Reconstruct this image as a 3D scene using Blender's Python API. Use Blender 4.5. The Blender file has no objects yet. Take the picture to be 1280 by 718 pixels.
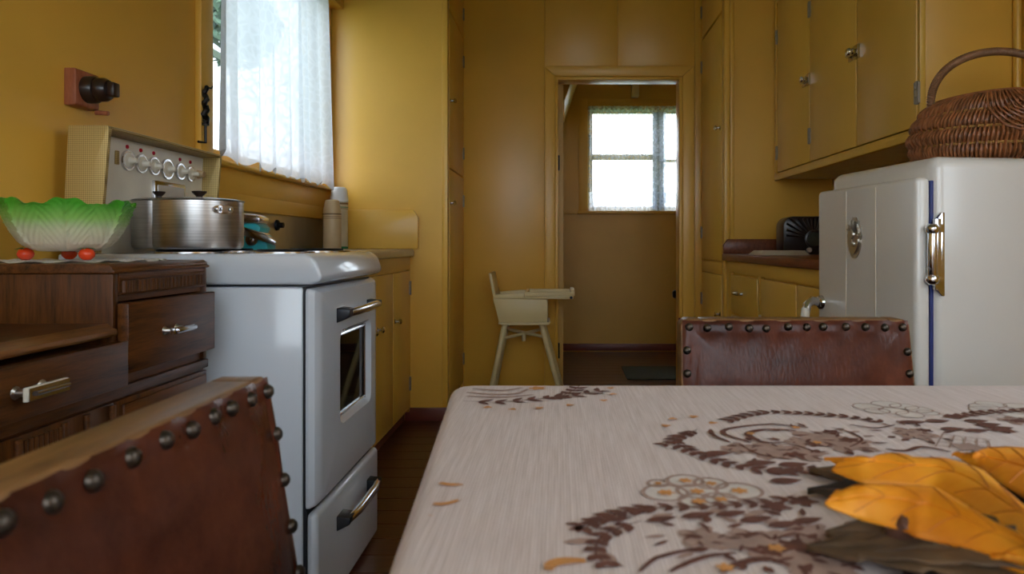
import bpy, bmesh, math, random
from mathutils import Vector, Matrix
random.seed(7)
PI = math.pi
scene = bpy.context.scene
C = scene.collection

# ------------------------------------------------------------------ camera, world, exposure
F, CX, CY, H = 889.0, 700.0, 305.0, 0.93          # focal length in px of a 1280 x 718 frame, vanishing point, eye height
cam_d = bpy.data.cameras.new('camera'); cam = bpy.data.objects.new('camera', cam_d); C.objects.link(cam)
cam.location = (0, 0, H); cam.rotation_euler = (PI/2, 0, 0)
cam_d.sensor_width = 36; cam_d.lens = F/1280*36
cam_d.shift_x = -(CX-640)/1280; cam_d.shift_y = -(359-CY)/1280
cam_d.clip_start = 0.02
cam_d.dof.use_dof = True; cam_d.dof.focus_distance = 2.2; cam_d.dof.aperture_fstop = 8
scene.camera = cam
w = bpy.data.worlds.new('sky'); scene.world = w; w.use_nodes = True
bg = w.node_tree.nodes['Background']
bg.inputs[0].default_value = (0.83, 0.91, 1.0, 1); bg.inputs[1].default_value = 3.8
vs = scene.view_settings
vs.view_transform = 'Standard'; vs.look = 'None'; vs.gamma = 1; vs.use_curve_mapping = False; vs.exposure = 0.66

# ------------------------------------------------------------------ helpers
def P(u, v, y):                                    # pixel + distance -> point
    return Vector(((u-CX)/F*y, y, H-(v-CY)/F*y))
TT = 0.73                                          # table top height
def T(u, v, z=TT):                                 # pixel on a level plane
    y = (H-z)*F/(v-CY); return ((u-CX)*y/F, y)

class MB:
    def __init__(s): s.v = []; s.f = []
    def add(s, vs_, fs):
        o = len(s.v); seen = {}; mp = []           # weld inside this primitive only
        for p in vs_:
            p = tuple(p); k = (round(p[0], 6), round(p[1], 6), round(p[2], 6))
            if k not in seen: seen[k] = len(s.v); s.v.append(p)
            mp.append(seen[k])
        for f in fs:
            g = []
            for i in f:
                if not g or g[-1] != mp[i]: g.append(mp[i])
            if len(g) > 1 and g[0] == g[-1]: g.pop()
            if len(g) > 2: s.f.append(tuple(g))
        return s
    def box(s, x0, x1, y0, y1, z0, z1):
        return s.add([(x0,y0,z0),(x1,y0,z0),(x1,y1,z0),(x0,y1,z0),(x0,y0,z1),(x1,y0,z1),(x1,y1,z1),(x0,y1,z1)],
                     [(0,3,2,1),(4,5,6,7),(0,1,5,4),(1,2,6,5),(2,3,7,6),(3,0,4,7)])
    def prism(s, poly, a0, a1, axis='y'):          # poly of 2-D points, extruded along axis
        n = len(poly)
        def q(p, a): return {'y': (p[0], a, p[1]), 'x': (a, p[0], p[1]), 'z': (p[0], p[1], a)}[axis]
        return s.add([q(p, a0) for p in poly]+[q(p, a1) for p in poly],
                     [tuple(range(n))[::-1], tuple(range(n, 2*n))]+[(i, (i+1) % n, n+(i+1) % n, n+i) for i in range(n)])
    def tube(s, path, r, n=8, closed=False):
        path = [Vector(p) for p in path]; m = len(path); vs_ = []; up = None
        rr = r if hasattr(r, '__len__') else [r]*m
        for i, p in enumerate(path):
            a = path[(i-1) % m] if (closed or i) else p; b = path[(i+1) % m] if (closed or i < m-1) else p
            t = (b-a).normalized()
            if up is None: up = Vector((0,0,1)) if abs(t.z) < .9 else Vector((1,0,0))
            sx = t.cross(up)
            sx = sx.normalized() if sx.length > 1e-6 else t.orthogonal().normalized()
            up = sx.cross(t).normalized()
            for k in range(n):
                q = 2*PI*k/n; vs_.append(p+sx*math.cos(q)*rr[i]+up*math.sin(q)*rr[i])
        fs = []
        for i in range(m if closed else m-1):
            j = (i+1) % m
            for k in range(n): fs.append((i*n+k, i*n+(k+1) % n, j*n+(k+1) % n, j*n+k))
        if not closed: fs += [tuple(range(n))[::-1], tuple(range((m-1)*n, m*n))]
        return s.add(vs_, fs)
    def lathe(s, prof, c=(0,0,0), n=32, ax=(0,0,1)):   # prof: (radius, height)
        ax = Vector(ax).normalized(); e1 = ax.orthogonal().normalized(); e2 = ax.cross(e1); c = Vector(c)
        vs_ = []; m = len(prof)
        for r, h in prof:
            for k in range(n):
                q = 2*PI*k/n; vs_.append(c+ax*h+(e1*math.cos(q)+e2*math.sin(q))*r)
        fs = [(i*n+k, i*n+(k+1) % n, (i+1)*n+(k+1) % n, (i+1)*n+k) for i in range(m-1) for k in range(n)]
        if prof[0][0] > 1e-6: fs.append(tuple(range(n))[::-1])
        if prof[-1][0] > 1e-6: fs.append(tuple(range((m-1)*n, m*n)))
        return s.add(vs_, fs)
    def grid(s, fn, nu, nv, loop_u=False):
        vs_ = [fn(i/nu, j/nv) for j in range(nv+1) for i in range(nu if loop_u else nu+1)]
        w_ = nu if loop_u else nu+1
        fs = [(j*w_+i, j*w_+(i+1) % w_, (j+1)*w_+(i+1) % w_, (j+1)*w_+i) for j in range(nv) for i in range(nu)]
        return s.add(vs_, fs)
    def scaled(s, k): s.v = [(p[0]*k, p[1]*k, p[2]*k) for p in s.v]; return s
    def mesh(s, name, mat, bevel=0, smooth=40, seg=2):
        me = bpy.data.meshes.new(name); bm = bmesh.new()
        vv = [bm.verts.new(p) for p in s.v]
        for f in s.f:
            try: bm.faces.new([vv[i] for i in f])
            except ValueError: pass
        bmesh.ops.recalc_face_normals(bm, faces=bm.faces)
        if bevel:
            es = [e for e in bm.edges if len(e.link_faces) == 2 and e.calc_face_angle(0) > .5]
            bmesh.ops.bevel(bm, geom=es, offset=bevel, segments=seg, affect='EDGES', profile=.5, clamp_overlap=True)
        bm.to_mesh(me); bm.free()
        if smooth:
            me.shade_smooth(); me.set_sharp_from_angle(angle=math.radians(smooth))
        me.materials.append(M[mat]); return me

def link(name, me, parent=None, local=False):
    o = bpy.data.objects.new(name, me); C.objects.link(o)
    if parent:
        o.parent = parent
        if not local: o.matrix_parent_inverse = parent.matrix_basis.inverted()
    return o
def part(name, mb, mat, parent, bevel=0, smooth=40, local=False, label=None, seg=2, kind=None):
    o = link(name, mb.mesh(name, mat, bevel, smooth, seg), parent, local)
    if label: o['label'] = label
    if kind: o['kind'] = kind
    return o
def sub(name, mb, mat, prt, root, **k):            # sub-part: same space as its part
    k.setdefault('local', False)
    o = part(name, mb, mat, prt, **{**k, 'local': True})
    return o
def tag(o, label, cat, group=None, kind=None):
    o['label'] = label; o['category'] = cat
    if group: o['group'] = group
    if kind: o['kind'] = kind
    return o
def thing(name, label, cat, loc, rz=0, group=None):
    o = bpy.data.objects.new(name, None); C.objects.link(o); o.location = loc; o.rotation_euler = (0,0,rz)
    o.empty_display_size = .05
    return tag(o, label, cat, group)
def single(name, mb, mat, label, cat, bevel=0, smooth=40, seg=2, group=None, kind=None):   # one-mesh thing, origin at its base
    me = mb.mesh(name, mat, bevel, smooth, seg)
    xs = [v.co for v in me.vertices]
    c = Vector(((min(p.x for p in xs)+max(p.x for p in xs))/2, (min(p.y for p in xs)+max(p.y for p in xs))/2, min(p.z for p in xs)))
    me.transform(Matrix.Translation(-c)); o = link(name, me); o.location = c
    return tag(o, label, cat, group, kind)
def struct(name, mb, mat, bevel=0, smooth=40, label=None, parent=None):
    o = part(name, mb, mat, parent, bevel, smooth)
    if not parent: o['kind'] = 'structure'
    if label: o['label'] = label
    return o
def shared(name, me, parent, loc=(0,0,0), rot=None, local=False, label=None):   # repeated part that shares mesh data
    o = link(name, me, parent, local); o.location = loc
    if rot is not None: o.rotation_euler = rot
    if label: o['label'] = label
    return o

# ------------------------------------------------------------------ materials
M = {}
def nt(name):
    m = bpy.data.materials.new(name); m.use_nodes = True; M[name] = m
    t = m.node_tree; return m, t, t.nodes['Principled BSDF']
def ramp(t, fac, stops):
    r = t.nodes.new('ShaderNodeValToRGB'); t.links.new(fac, r.inputs[0])
    el = r.color_ramp.elements
    while len(el) < len(stops): el.new(.5)
    for e, (p, c) in zip(el, stops): e.position = p; e.color = (*c, 1) if len(c) == 3 else c
    return r.outputs[0]
def coords(t, scale=(1,1,1), rot=(0,0,0)):
    tc = t.nodes.new('ShaderNodeTexCoord'); mp = t.nodes.new('ShaderNodeMapping')
    mp.inputs['Scale'].default_value = scale; mp.inputs['Rotation'].default_value = rot
    t.links.new(tc.outputs['Object'], mp.inputs[0]); return mp.outputs[0]
def noise(t, vec, scale, detail=3, rough=.5):
    n = t.nodes.new('ShaderNodeTexNoise'); n.inputs['Scale'].default_value = scale
    n.inputs['Detail'].default_value = detail; n.inputs['Roughness'].default_value = rough
    t.links.new(vec, n.inputs['Vector']); return n.outputs['Fac']
def bump(t, b, h, strength, dist=.002):
    n = t.nodes.new('ShaderNodeBump'); n.inputs['Strength'].default_value = strength; n.inputs['Distance'].default_value = dist
    t.links.new(h, n.inputs['Height']); t.links.new(n.outputs[0], b.inputs['Normal'])
def sc(c, k): return tuple(x*k for x in c)
def plain(name, col, rough=.5, metal=0, var=.08, scale=12, bmp=.05, spec=.5, coat=0):
    m, t, b = nt(name); v = coords(t)
    n = noise(t, v, scale, 4)
    t.links.new(ramp(t, n, [(.3, sc(col, 1-var)), (.7, sc(col, 1+var))]), b.inputs['Base Color'])
    b.inputs['Roughness'].default_value = rough; b.inputs['Metallic'].default_value = metal
    b.inputs['Specular IOR Level'].default_value = spec; b.inputs['Coat Weight'].default_value = coat
    if bmp: bump(t, b, noise(t, v, scale*4, 3), bmp)
    return m
MUST = (.78, .445, .066)
def paint(name, col, rough=.33):
    m, t, b = nt(name); v = coords(t)
    t.links.new(ramp(t, noise(t, v, 2.2, 4), [(.3, sc(col, .93)), (.7, sc(col, 1.06))]), b.inputs['Base Color'])
    b.inputs['Roughness'].default_value = rough
    bump(t, b, noise(t, coords(t, (60, 60, 4)), 1.5, 3), .10, .001)
paint('mustard', MUST); paint('mustard_wall', (.77, .43, .060), .32)
paint('cupboard_paint', (.76, .465, .075), .34)
paint('far_wall_dimmed', (.62, .37, .065), .45); paint('cream', (.70, .56, .28), .4); paint('ceiling_white', (.78, .74, .62), .6)  # far room: same mustard paint, its dimmer light darkened into the colour
plain('red_trim', (.16, .035, .022), .4)
plain('enamel', (.63, .68, .745), .16, var=.015, scale=3, bmp=.01, coat=.3)
plain('fridge_enamel', (.74, .72, .68), .24, var=.02, scale=3, bmp=.015, coat=.2)
plain('ivory', (.74, .68, .56), .35)
plain('chrome', (.66, .66, .68), .17, 1, var=.03, bmp=.02)
plain('dull_steel', (.50, .47, .42), .35, 1, var=.12, scale=6, bmp=.03)
plain('hinge_steel', (.34, .32, .29), .5, .7, var=.15); plain('black_rubber', (.012, .013, .018), .45); plain('blue_gasket', (.01, .025, .16), .5)
plain('black_iron', (.015, .014, .016), .4, .6); plain('bakelite', (.022, .012, .010), .28)
plain('turquoise', (.04, .42, .48), .3); plain('tomato_red', (.72, .055, .012), .2, var=.12)
plain('leaf_green', (.12, .38, .08), .4); plain('red_lamp', (.45, .012, .03), .25)
plain('flask_tan', (.55, .40, .22), .4); plain('flask_stripe', (.20, .12, .05), .4); plain('flask_cream', (.62, .54, .36), .4)
plain('flask_white', (.74, .74, .72), .3); plain('flask_green', (.02, .22, .08), .4)
plain('paper', (.62, .55, .42), .8); plain('mat_green', (.045, .05, .035), .95, scale=60, bmp=.5)
plain('nail_brass', (.075, .058, .045), .38, .85)
plain('dark_cavity', (.012, .010, .009), .7)
plain('garden_green', (.05, .12, .035), .9, var=.4, scale=3); plain('foliage', (.07, .13, .08), .8, var=.4, scale=8)
plain('barge_yellow', (.70, .42, .06), .5); plain('roof_grey', (.30, .30, .32), .7); plain('weatherboard', (.72, .72, .68), .6)
plain('bark', (.08, .05, .03), .9); plain('clear_plastic', (.55, .52, .45), .2)
plain('print_brown', (.125, .042, .026), .85, var=.2, scale=80, bmp=.1); plain('print_taupe', (.36, .235, .19), .85, var=.15, scale=80, bmp=.1)
plain('print_orange', (.58, .26, .075), .85, var=.15, scale=80, bmp=.1); plain('print_white', (.64, .57, .52), .85, var=.04, scale=80, bmp=.1)
def wood(name, a, b_, rough=.35, scale=(2, 2, 26), dist=1.2, bm=.25):
    m, t, b = nt(name); v = coords(t, scale)
    n1 = noise(t, v, 3.0, 6, .65); n2 = noise(t, coords(t, tuple(s*5 for s in scale)), 4, 3)
    mx = t.nodes.new('ShaderNodeMath'); mx.operation = 'MULTIPLY_ADD'; mx.inputs[1].default_value = .35
    t.links.new(n2, mx.inputs[0]); t.links.new(n1, mx.inputs[2])
    t.links.new(ramp(t, mx.outputs[0], [(.42, a), (.60, tuple((x+y)/2 for x, y in zip(a, b_))), (.82, b_)]), b.inputs['Base Color'])
    b.inputs['Roughness'].default_value = rough; b.inputs['Specular IOR Level'].default_value = .28
    bump(t, b, mx.outputs[0], bm, .001)
wood('oak_y', (.007, .0022, .0008), (.135, .045, .011), scale=(22, 1.6, 22))       # grain along y
wood('oak_z', (.007, .002, .0008), (.12, .040, .009), scale=(24, 24, 1.8))       # grain upright
wood('oak_lip', (.05, .017, .004), (.24, .10, .028), scale=(22, 1.6, 22))
wood('chair_wood', (.07, .030, .010), (.24, .12, .045), .4, scale=(3, 20, 20))
wood('floor_wood', (.030, .009, .005), (.125, .040, .019), .28, scale=(1.2, 30, 30), bm=.15)
wood('counter_red', (.10, .028, .014), (.23, .075, .035), .3, scale=(20, 2, 20))
wood('block_wood', (.22, .062, .03), (.40, .13, .06), .4, scale=(18, 18, 3))
# leather
m, t, b = nt('leather'); v = coords(t)
t.links.new(ramp(t, noise(t, v, 9, 6, .7), [(.25, (.028, .007, .004)), (.55, (.092, .024, .012)), (.85, (.165, .05, .025))]), b.inputs['Base Color']); b.inputs['Specular IOR Level'].default_value = .2
b.inputs['Roughness'].default_value = .27
vo = t.nodes.new('ShaderNodeTexVoronoi'); vo.feature = 'DISTANCE_TO_EDGE'; vo.inputs['Scale'].default_value = 130; t.links.new(coords(t, (1, 1, .35), (0, .5, 0)), vo.inputs['Vector'])
ad = t.nodes.new('ShaderNodeMath'); ad.operation = 'ADD'; t.links.new(vo.outputs['Distance'], ad.inputs[0]); t.links.new(noise(t, v, 14, 5), ad.inputs[1])
bump(t, b, ad.outputs[0], .16, .002)
# tablecloth weave
m, t, b = nt('cloth')
v = coords(t); wv = t.nodes.new('ShaderNodeTexWave'); wv.inputs['Scale'].default_value = 125; wv.inputs['Distortion'].default_value = 1.2; wv.inputs['Detail'].default_value = 3
wv.bands_direction = 'X'; t.links.new(v, wv.inputs['Vector'])
wy = t.nodes.new('ShaderNodeTexWave'); wy.inputs['Scale'].default_value = 110; wy.bands_direction = 'Y'; wy.inputs['Distortion'].default_value = 1; t.links.new(v, wy.inputs['Vector'])
n = noise(t, coords(t, (90, 2.5, 1)), 4, 5, .7)
mm = t.nodes.new('ShaderNodeMath'); mm.operation = 'MULTIPLY_ADD'; mm.inputs[1].default_value = .22; t.links.new(wv.outputs['Fac'], mm.inputs[0]); t.links.new(n, mm.inputs[2])
t.links.new(ramp(t, mm.outputs[0], [(.35, (.50, .39, .345)), (.62, (.645, .53, .49)), (.9, (.76, .66, .635))]), b.inputs['Base Color'])
b.inputs['Roughness'].default_value = .9; b.inputs['Sheen Weight'].default_value = .1
m2 = t.nodes.new('ShaderNodeMath'); m2.operation = 'ADD'; t.links.new(wv.outputs['Fac'], m2.inputs[0]); t.links.new(wy.outputs['Fac'], m2.inputs[1])
bump(t, b, m2.outputs[0], .3, .0006)
# brushed aluminium (streaks around the pot)
m, t, b = nt('aluminium'); v = coords(t, (3, 3, 160))
t.links.new(ramp(t, noise(t, v, 2, 4), [(.3, (.42, .41, .40)), (.7, (.60, .59, .58))]), b.inputs['Base Color'])
b.inputs['Metallic'].default_value = 1; b.inputs['Roughness'].default_value = .33; bump(t, b, noise(t, v, 3, 3), .06, .001)
# gold mesh sheet of the stove's back guard
m, t, b = nt('gold_mesh'); v = coords(t, (220, 220, 220))
ck = t.nodes.new('ShaderNodeTexVoronoi'); ck.inputs['Scale'].default_value = 1; ck.inputs['Randomness'].default_value = 0; t.links.new(v, ck.inputs['Vector'])
t.links.new(ramp(t, ck.outputs['Distance'], [(.3, (.66, .49, .19)), (.62, (.26, .17, .05))]), b.inputs['Base Color'])
b.inputs['Roughness'].default_value = .45; b.inputs['Metallic'].default_value = .3; bump(t, b, ck.outputs['Distance'], -.4, .002)
# glazed cabbage bowl: cream foot to green rim, colour of the glaze
m, t, b = nt('cabbage_glaze')
tc = t.nodes.new('ShaderNodeTexCoord'); sx = t.nodes.new('ShaderNodeSeparateXYZ'); t.links.new(tc.outputs['Object'], sx.inputs[0])
mr = t.nodes.new('ShaderNodeMapRange'); mr.inputs[1].default_value = .02; mr.inputs[2].default_value = .125; t.links.new(sx.outputs['Z'], mr.inputs[0])
nz = noise(t, tc.outputs['Object'], 30, 3); ma = t.nodes.new('ShaderNodeMath'); ma.operation = 'MULTIPLY_ADD'; ma.inputs[1].default_value = .16
t.links.new(nz, ma.inputs[0]); t.links.new(mr.outputs[0], ma.inputs[2])
t.links.new(ramp(t, ma.outputs[0], [(.2, (.66, .57, .44)), (.46, (.60, .62, .40)), (.68, (.27, .54, .12)), (.95, (.07, .36, .025))]), b.inputs['Base Color'])
b.inputs['Roughness'].default_value = .28
# autumn leaves
m, t, b = nt('orange_leaf'); v = coords(t)
t.links.new(ramp(t, noise(t, v, 16, 4), [(.28, (.50, .13, .004)), (.5, (.78, .27, .006)), (.78, (.88, .42, .03))]), b.inputs['Base Color']); b.inputs['Roughness'].default_value = .6
bump(t, b, noise(t, coords(t, (1, 6, 1)), 40, 3), .3, .001)
plain('brown_leaf', (.085, .048, .022), .7, var=.6, scale=25, bmp=.3); plain('black_leaf', (.022, .013, .010), .7, var=.4, scale=25, bmp=.3)
plain('leaf_vein', (.50, .15, .008), .6); plain('pod', (.11, .05, .035), .3)
# wicker
plain('wicker', (.27, .10, .036), .42, var=.45, scale=45, bmp=.1); plain('wicker_light', (.36, .19, .05), .42, var=.3, scale=40, bmp=.1); plain('wicker_handle', (.27, .13, .06), .45, var=.3, scale=40, bmp=.1)
# glass pane and oven glass
def glassy(name, tint, refl):
    m, t, b = nt(name); t.nodes.remove(b)
    tr = t.nodes.new('ShaderNodeBsdfTransparent'); tr.inputs[0].default_value = (*tint, 1)
    gl = t.nodes.new('ShaderNodeBsdfGlossy'); gl.inputs['Roughness'].default_value = .03
    mx = t.nodes.new('ShaderNodeMixShader'); lw = t.nodes.new('ShaderNodeLayerWeight'); pw = t.nodes.new('ShaderNodeMath'); pw.operation = 'POWER'; pw.inputs[1].default_value = 4.5
    ma_ = t.nodes.new('ShaderNodeMath'); ma_.operation = 'MULTIPLY_ADD'; ma_.inputs[1].default_value = .7; ma_.inputs[2].default_value = refl
    t.links.new(lw.outputs['Facing'], pw.inputs[0]); t.links.new(pw.outputs[0], ma_.inputs[0]); t.links.new(ma_.outputs[0], mx.inputs[0]); t.links.new(tr.outputs[0], mx.inputs[1]); t.links.new(gl.outputs[0], mx.inputs[2])
    t.links.new(mx.outputs[0], t.nodes['Material Output'].inputs[0])
glassy('window_glass', (.97, .98, .98), .03); glassy('oven_glass', (.28, .28, .27), .06)
# sheer curtains and lace
def sheer(name, col, opens, figure, through=.72):
    m, t, b = nt(name); t.nodes.remove(b)
    df = t.nodes.new('ShaderNodeBsdfDiffuse'); df.inputs[0].default_value = (*col, 1)
    tl = t.nodes.new('ShaderNodeBsdfTranslucent'); tl.inputs[0].default_value = (*col, 1)
    tr = t.nodes.new('ShaderNodeBsdfTransparent')
    a = t.nodes.new('ShaderNodeMixShader'); a.inputs[0].default_value = .5
    a.inputs[0].default_value = through; t.links.new(df.outputs[0], a.inputs[1]); t.links.new(tl.outputs[0], a.inputs[2])
    v = coords(t); vo = t.nodes.new('ShaderNodeTexVoronoi'); vo.feature = 'DISTANCE_TO_EDGE'; vo.inputs['Scale'].default_value = figure
    nn = t.nodes.new('ShaderNodeTexNoise'); nn.inputs['Scale'].default_value = 9; t.links.new(v, nn.inputs['Vector'])
    va = t.nodes.new('ShaderNodeVectorMath'); va.operation = 'MULTIPLY_ADD'; va.inputs[1].default_value = (.08, .08, .08)
    t.links.new(nn.outputs['Color'], va.inputs[0]); t.links.new(v, va.inputs[2]); t.links.new(va.outputs[0], vo.inputs['Vector'])
    fac = ramp(t, vo.outputs['Distance'], [(.06, (opens[0],)*3), (.16, (opens[1],)*3)])
    mx = t.nodes.new('ShaderNodeMixShader'); t.links.new(fac, mx.inputs[0])
    t.links.new(a.outputs[0], mx.inputs[1]); t.links.new(tr.outputs[0], mx.inputs[2])
    t.links.new(mx.outputs[0], t.nodes['Material Output'].inputs[0])
sheer('lace_sheer', (.50, .53, .57), (.03, .09), 22)
sheer('net_sheer', (.88, .92, .97), (.62, .80), 30); sheer('net_lace', (.85, .90, .97), (.05, .35), 26)
sheer('doily_lace', (.88, .87, .85), (.0, .22), 90, .12)

# ------------------------------------------------------------------ the setting
XL, XR, YN, YB, YF, ZC = -1.225, 1.437, 3.75, 4.37, 6.20, 2.70      # left wall, right wall, nook, back wall, far wall, ceiling
YR = -1.4
fl = struct('floor', MB().box(XL-.1, XR+.1, YR-.1, YF+.1, -.10, -.022), 'dark_cavity')
def boards(x0, x1, y0, y1, wd):
    me = MB().box(x0, x1, -wd/2+.0012, wd/2-.0012, -.022, 0).mesh('floorboard', 'floor_wood', .0012, 30, 1)
    k = 0; y = y0+wd/2
    while y < y1-wd/4:
        o = link('floorboard', me, fl); o.location = (0, y, 0); y += wd
boards(XL, XR, YR, YB+.05, .1175); boards(-.03+.05, 1.42, YB+.05+.06, YF, .1175)
struct('ceiling', MB().box(XL-.1, XR+.1, YR-.1, YB+.1, ZC, ZC+.08), 'ceiling_white')
# left wall with its window
WY0, WY1, WZ0, WZ1 = 2.47, 3.66, 1.235, 2.22
wl = MB()
wl.box(XL-.12, XL, YR-.1, WY0, -.05, ZC).box(XL-.12, XL, WY1, YB+.1, -.05, ZC).box(XL-.12, XL, WY0, WY1, -.05, WZ0).box(XL-.12, XL, WY0, WY1, WZ1, ZC)
struct('wall_left', wl, 'mustard_wall')
def window_unit(name, axis, plane, a0, a1, z0, z1, bars, t0=.06, label=None, mat='mustard'):
    # frame in a wall; axis 'y' = wall along y at x=plane (outside is -t0), axis 'x' = wall along x at y=plane
    def bx(mb, p0, p1, q0, q1, r0, r1):
        return mb.box(p0, p1, q0, q1, r0, r1) if axis == 'y' else mb.box(q0, q1, p0, p1, r0, r1)
    d = 1 if t0 > 0 else -1; t1 = abs(t0)
    lo, hi = sorted((plane-d*t1, plane-d*(t1-.045)))
    f = MB(); e = .045
    bx(f, lo, hi, a0, a0+e, z0, z1); bx(f, lo, hi, a1-e, a1, z0, z1); bx(f, lo, hi, a0+e, a1-e, z0, z0+e); bx(f, lo, hi, a0+e, a1-e, z1-e, z1)
    o = struct(name, f, mat, .003, label=label)
    for kind, c in bars:
        b_ = MB(); hw = .018
        if kind == 'v': bx(b_, lo+.006, hi-.006, c-hw, c+hw, z0+e, z1-e)
        else: bx(b_, lo+.008, hi-.008, a0+e, a1-e, c-hw, c+hw)
        part('glazing_bar', b_, mat, o, .003)
    gm = (lo+hi)/2
    part('pane', bx(MB(), gm-.002, gm+.002, a0+e, a1-e, z0+e, z1-e), 'window_glass', o, smooth=0)
    return o
w1 = window_unit('window_1', 'y', XL, WY0, WY1, WZ0, WZ1, [], .09, 'casement window in the left wall behind the lace curtain')
ar = MB().box(XL, XL+.022, WY0-.085, WY0, 1.19, 2.31).box(XL, XL+.022, WY1, YN-.002, 1.19, 2.31).box(XL, XL+.022, WY0, WY1, WZ1, 2.31)
struct('trim_1', ar, 'mustard', .004, label='flat painted architrave around the curtained window')
struct('trim_2', MB().prism([(XL-.11, 1.205), (XL+.055, 1.205), (XL+.06, 1.213), (XL+.055, 1.222), (XL-.11, 1.24)], WY0-.1, YN-.002, 'y'), 'mustard', .002, label='window sill under the lace curtain')
struct('trim_3', MB().box(XL, XL+.024, 2.0, YN-.002, 1.115, 1.205).box(XL, XL+.032, 2.0, YN-.002, 1.055, 1.115), 'mustard', .003, label='painted apron boards under the window sill')
struct('trim_4', MB().box(XL, XL+.085, 2.2, YN-.002, 2.165, 2.20).box(XL+.065, XL+.085, 2.2, YN-.002, 2.20, 2.42).box(XL, XL+.065, 2.2, YN-.002, 2.40, 2.42), 'mustard', .002, label='curtain pelmet over the window')
# window stay: twisted black iron
st = MB(); pts = []
for i in range(26):
    q = i/25; pts.append((XL+.035+.004*math.sin(q*22), 2.388+.004*math.cos(q*22), 1.46-.125*q))
st.tube(pts, [.006+.003*math.sin(k*1.9)**2+.003*(k/25) for k in range(26)], 8)
st.lathe([(.012, 0), (.012, .008)], (XL+.035, 2.388, 1.328), 10).tube([(XL+.035, 2.388, 1.33), (XL+.035, 2.388, 1.27), (XL+.03, 2.35, 1.268)], .0045, 6)
st.tube([(XL+.035, 2.388, 1.455), (XL+.05, 2.398, 1.455), (XL+.052, 2.402, 1.463)], .003, 6)
part('window_stay', st, 'black_iron', w1, label='twisted black iron window stay')
# back wall with doorway
DX0, DX1, DZ = -.03, .75, 1.955
wb = MB().box(XL-.1, DX0, YB+.008, YB+.11, -.05, ZC).box(DX1, XR+.1, YB+.008, YB+.11, -.05, ZC).box(DX0, DX1, YB+.008, YB+.11, DZ, ZC)
wbo = struct('wall_back', wb, 'mustard_wall')
for (a, b_, z0, z1) in ((-.62, -.0955, 0, ZC), (-.0935, .353, 2.022, ZC), (.355, .828, 2.022, ZC), (.83, .90, 0, ZC)):
    part('panel', MB().box(a, b_, YB, YB+.0078, z0, z1), 'mustard_wall', wbo, .0015)
cs = struct('trim_5', MB().prism([(DX0-.064, 0), (DX0, 0), (DX0, DZ), (DX0-.064, DZ+.064)], YB-.022, YB, 'y'), 'mustard', .004, label='mitred door casing around the open doorway')
part('casing_board', MB().prism([(DX1, 0), (DX1+.07, 0), (DX1+.07, DZ+.064), (DX1, DZ)], YB-.022, YB, 'y'), 'mustard', cs, .004)
part('casing_board', MB().prism([(DX0-.064, DZ+.064), (DX0, DZ), (DX1, DZ), (DX1+.07, DZ+.064)], YB-.022, YB, 'y'), 'mustard', cs, .004)
jb = struct('trim_6', MB().box(DX0, DX0+.018, YB-.012, YB+.12, 0, DZ).box(DX1-.018, DX1, YB-.012, YB+.12, 0, DZ).box(DX0+.018, DX1-.018, YB-.012, YB+.12, DZ-.018, DZ), 'mustard', .002, label='door jamb lining of the open doorway')
hin = MB().box(-.002, .003, -.03, .012, -.045, .045).tube([(.003, -.03, -.047), (.003, -.03, .047)], .005, 8)
hme = hin.mesh('hinge', 'black_iron', 0, 40)
for z in (1.43, .27): shared('hinge', hme, jb, (DX0+.02, YB+.05, z))
# right and rear walls with daylight windows
RW = (.0, 1.0, 1.0, 2.0)
wr = MB().box(XR, XR+.1, YR-.1, RW[0], -.05, ZC).box(XR, XR+.1, RW[1], YB+.1, -.05, ZC).box(XR, XR+.1, RW[0], RW[1], -.05, RW[2]).box(XR, XR+.1, RW[0], RW[1], RW[3], ZC)
struct('wall_right', wr, 'mustard_wall')
window_unit('window_3', 'y', XR, *RW, [('v', .5)], -.08, 'side window beside the dining table')
BW = (-1.0, 1.25, .95, 2.3)
wk = MB().box(XL-.1, BW[0], YR-.1, YR, -.05, ZC).box(BW[1], XR+.1, YR-.1, YR, -.05, ZC).box(BW[0], BW[1], YR-.1, YR, -.05, BW[2]).box(BW[0], BW[1], YR-.1, YR, BW[3], ZC)
struct('wall_rear', wk, 'mustard_wall')
window_unit('window_4', 'x', YR, *BW, [('v', -.25), ('v', .5)], .08, 'wide window in the rear wall')
struct('baseboard_left', MB().box(XL, XL+.015, YR, .3, 0, .1), 'red_trim', .002)
struct('baseboard_right', MB().box(XR-.015, XR, YR, 1.6, 0, .1), 'red_trim', .002)
# far room
struct('wall_far', MB().box(-.1, .24, YF, YF+.1, -.05, 2.4).box(1.24, 1.52, YF, YF+.1, -.05, 2.4).box(.24, 1.24, YF, YF+.1, -.05, 1.215).box(.24, 1.24, YF, YF+.1, 2.115, 2.4), 'far_wall_dimmed')
struct('wall_far_left', MB().box(-.08, .02, YB+.12, YF, -.05, 2.4), 'far_wall_dimmed')
struct('wall_far_right', MB().box(1.42, 1.52, YB+.12, YF, -.05, 2.4), 'far_wall_dimmed')
struct('ceiling_far', MB().box(-.1, 1.52, YB+.11, YF+.1, 2.365, 2.44), 'ceiling_white')
struct('baseboard_far', MB().box(.02, 1.42, YF-.018, YF, 0, .06), 'red_trim', .003)
struct('trim_7', MB().box(.165, .24, YF-.02, YF, 1.215, 2.19).box(.24, 1.32, YF-.02, YF, 2.115, 2.19).box(1.24, 1.32, YF-.02, YF, 1.215, 2.115), 'far_wall_dimmed', .003, label='architrave of the far room window')
struct('trim_8', MB().box(.15, 1.34, YF-.06, YF+.03, 1.19, 1.215), 'far_wall_dimmed', .003, label='sill of the far room window')
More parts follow.
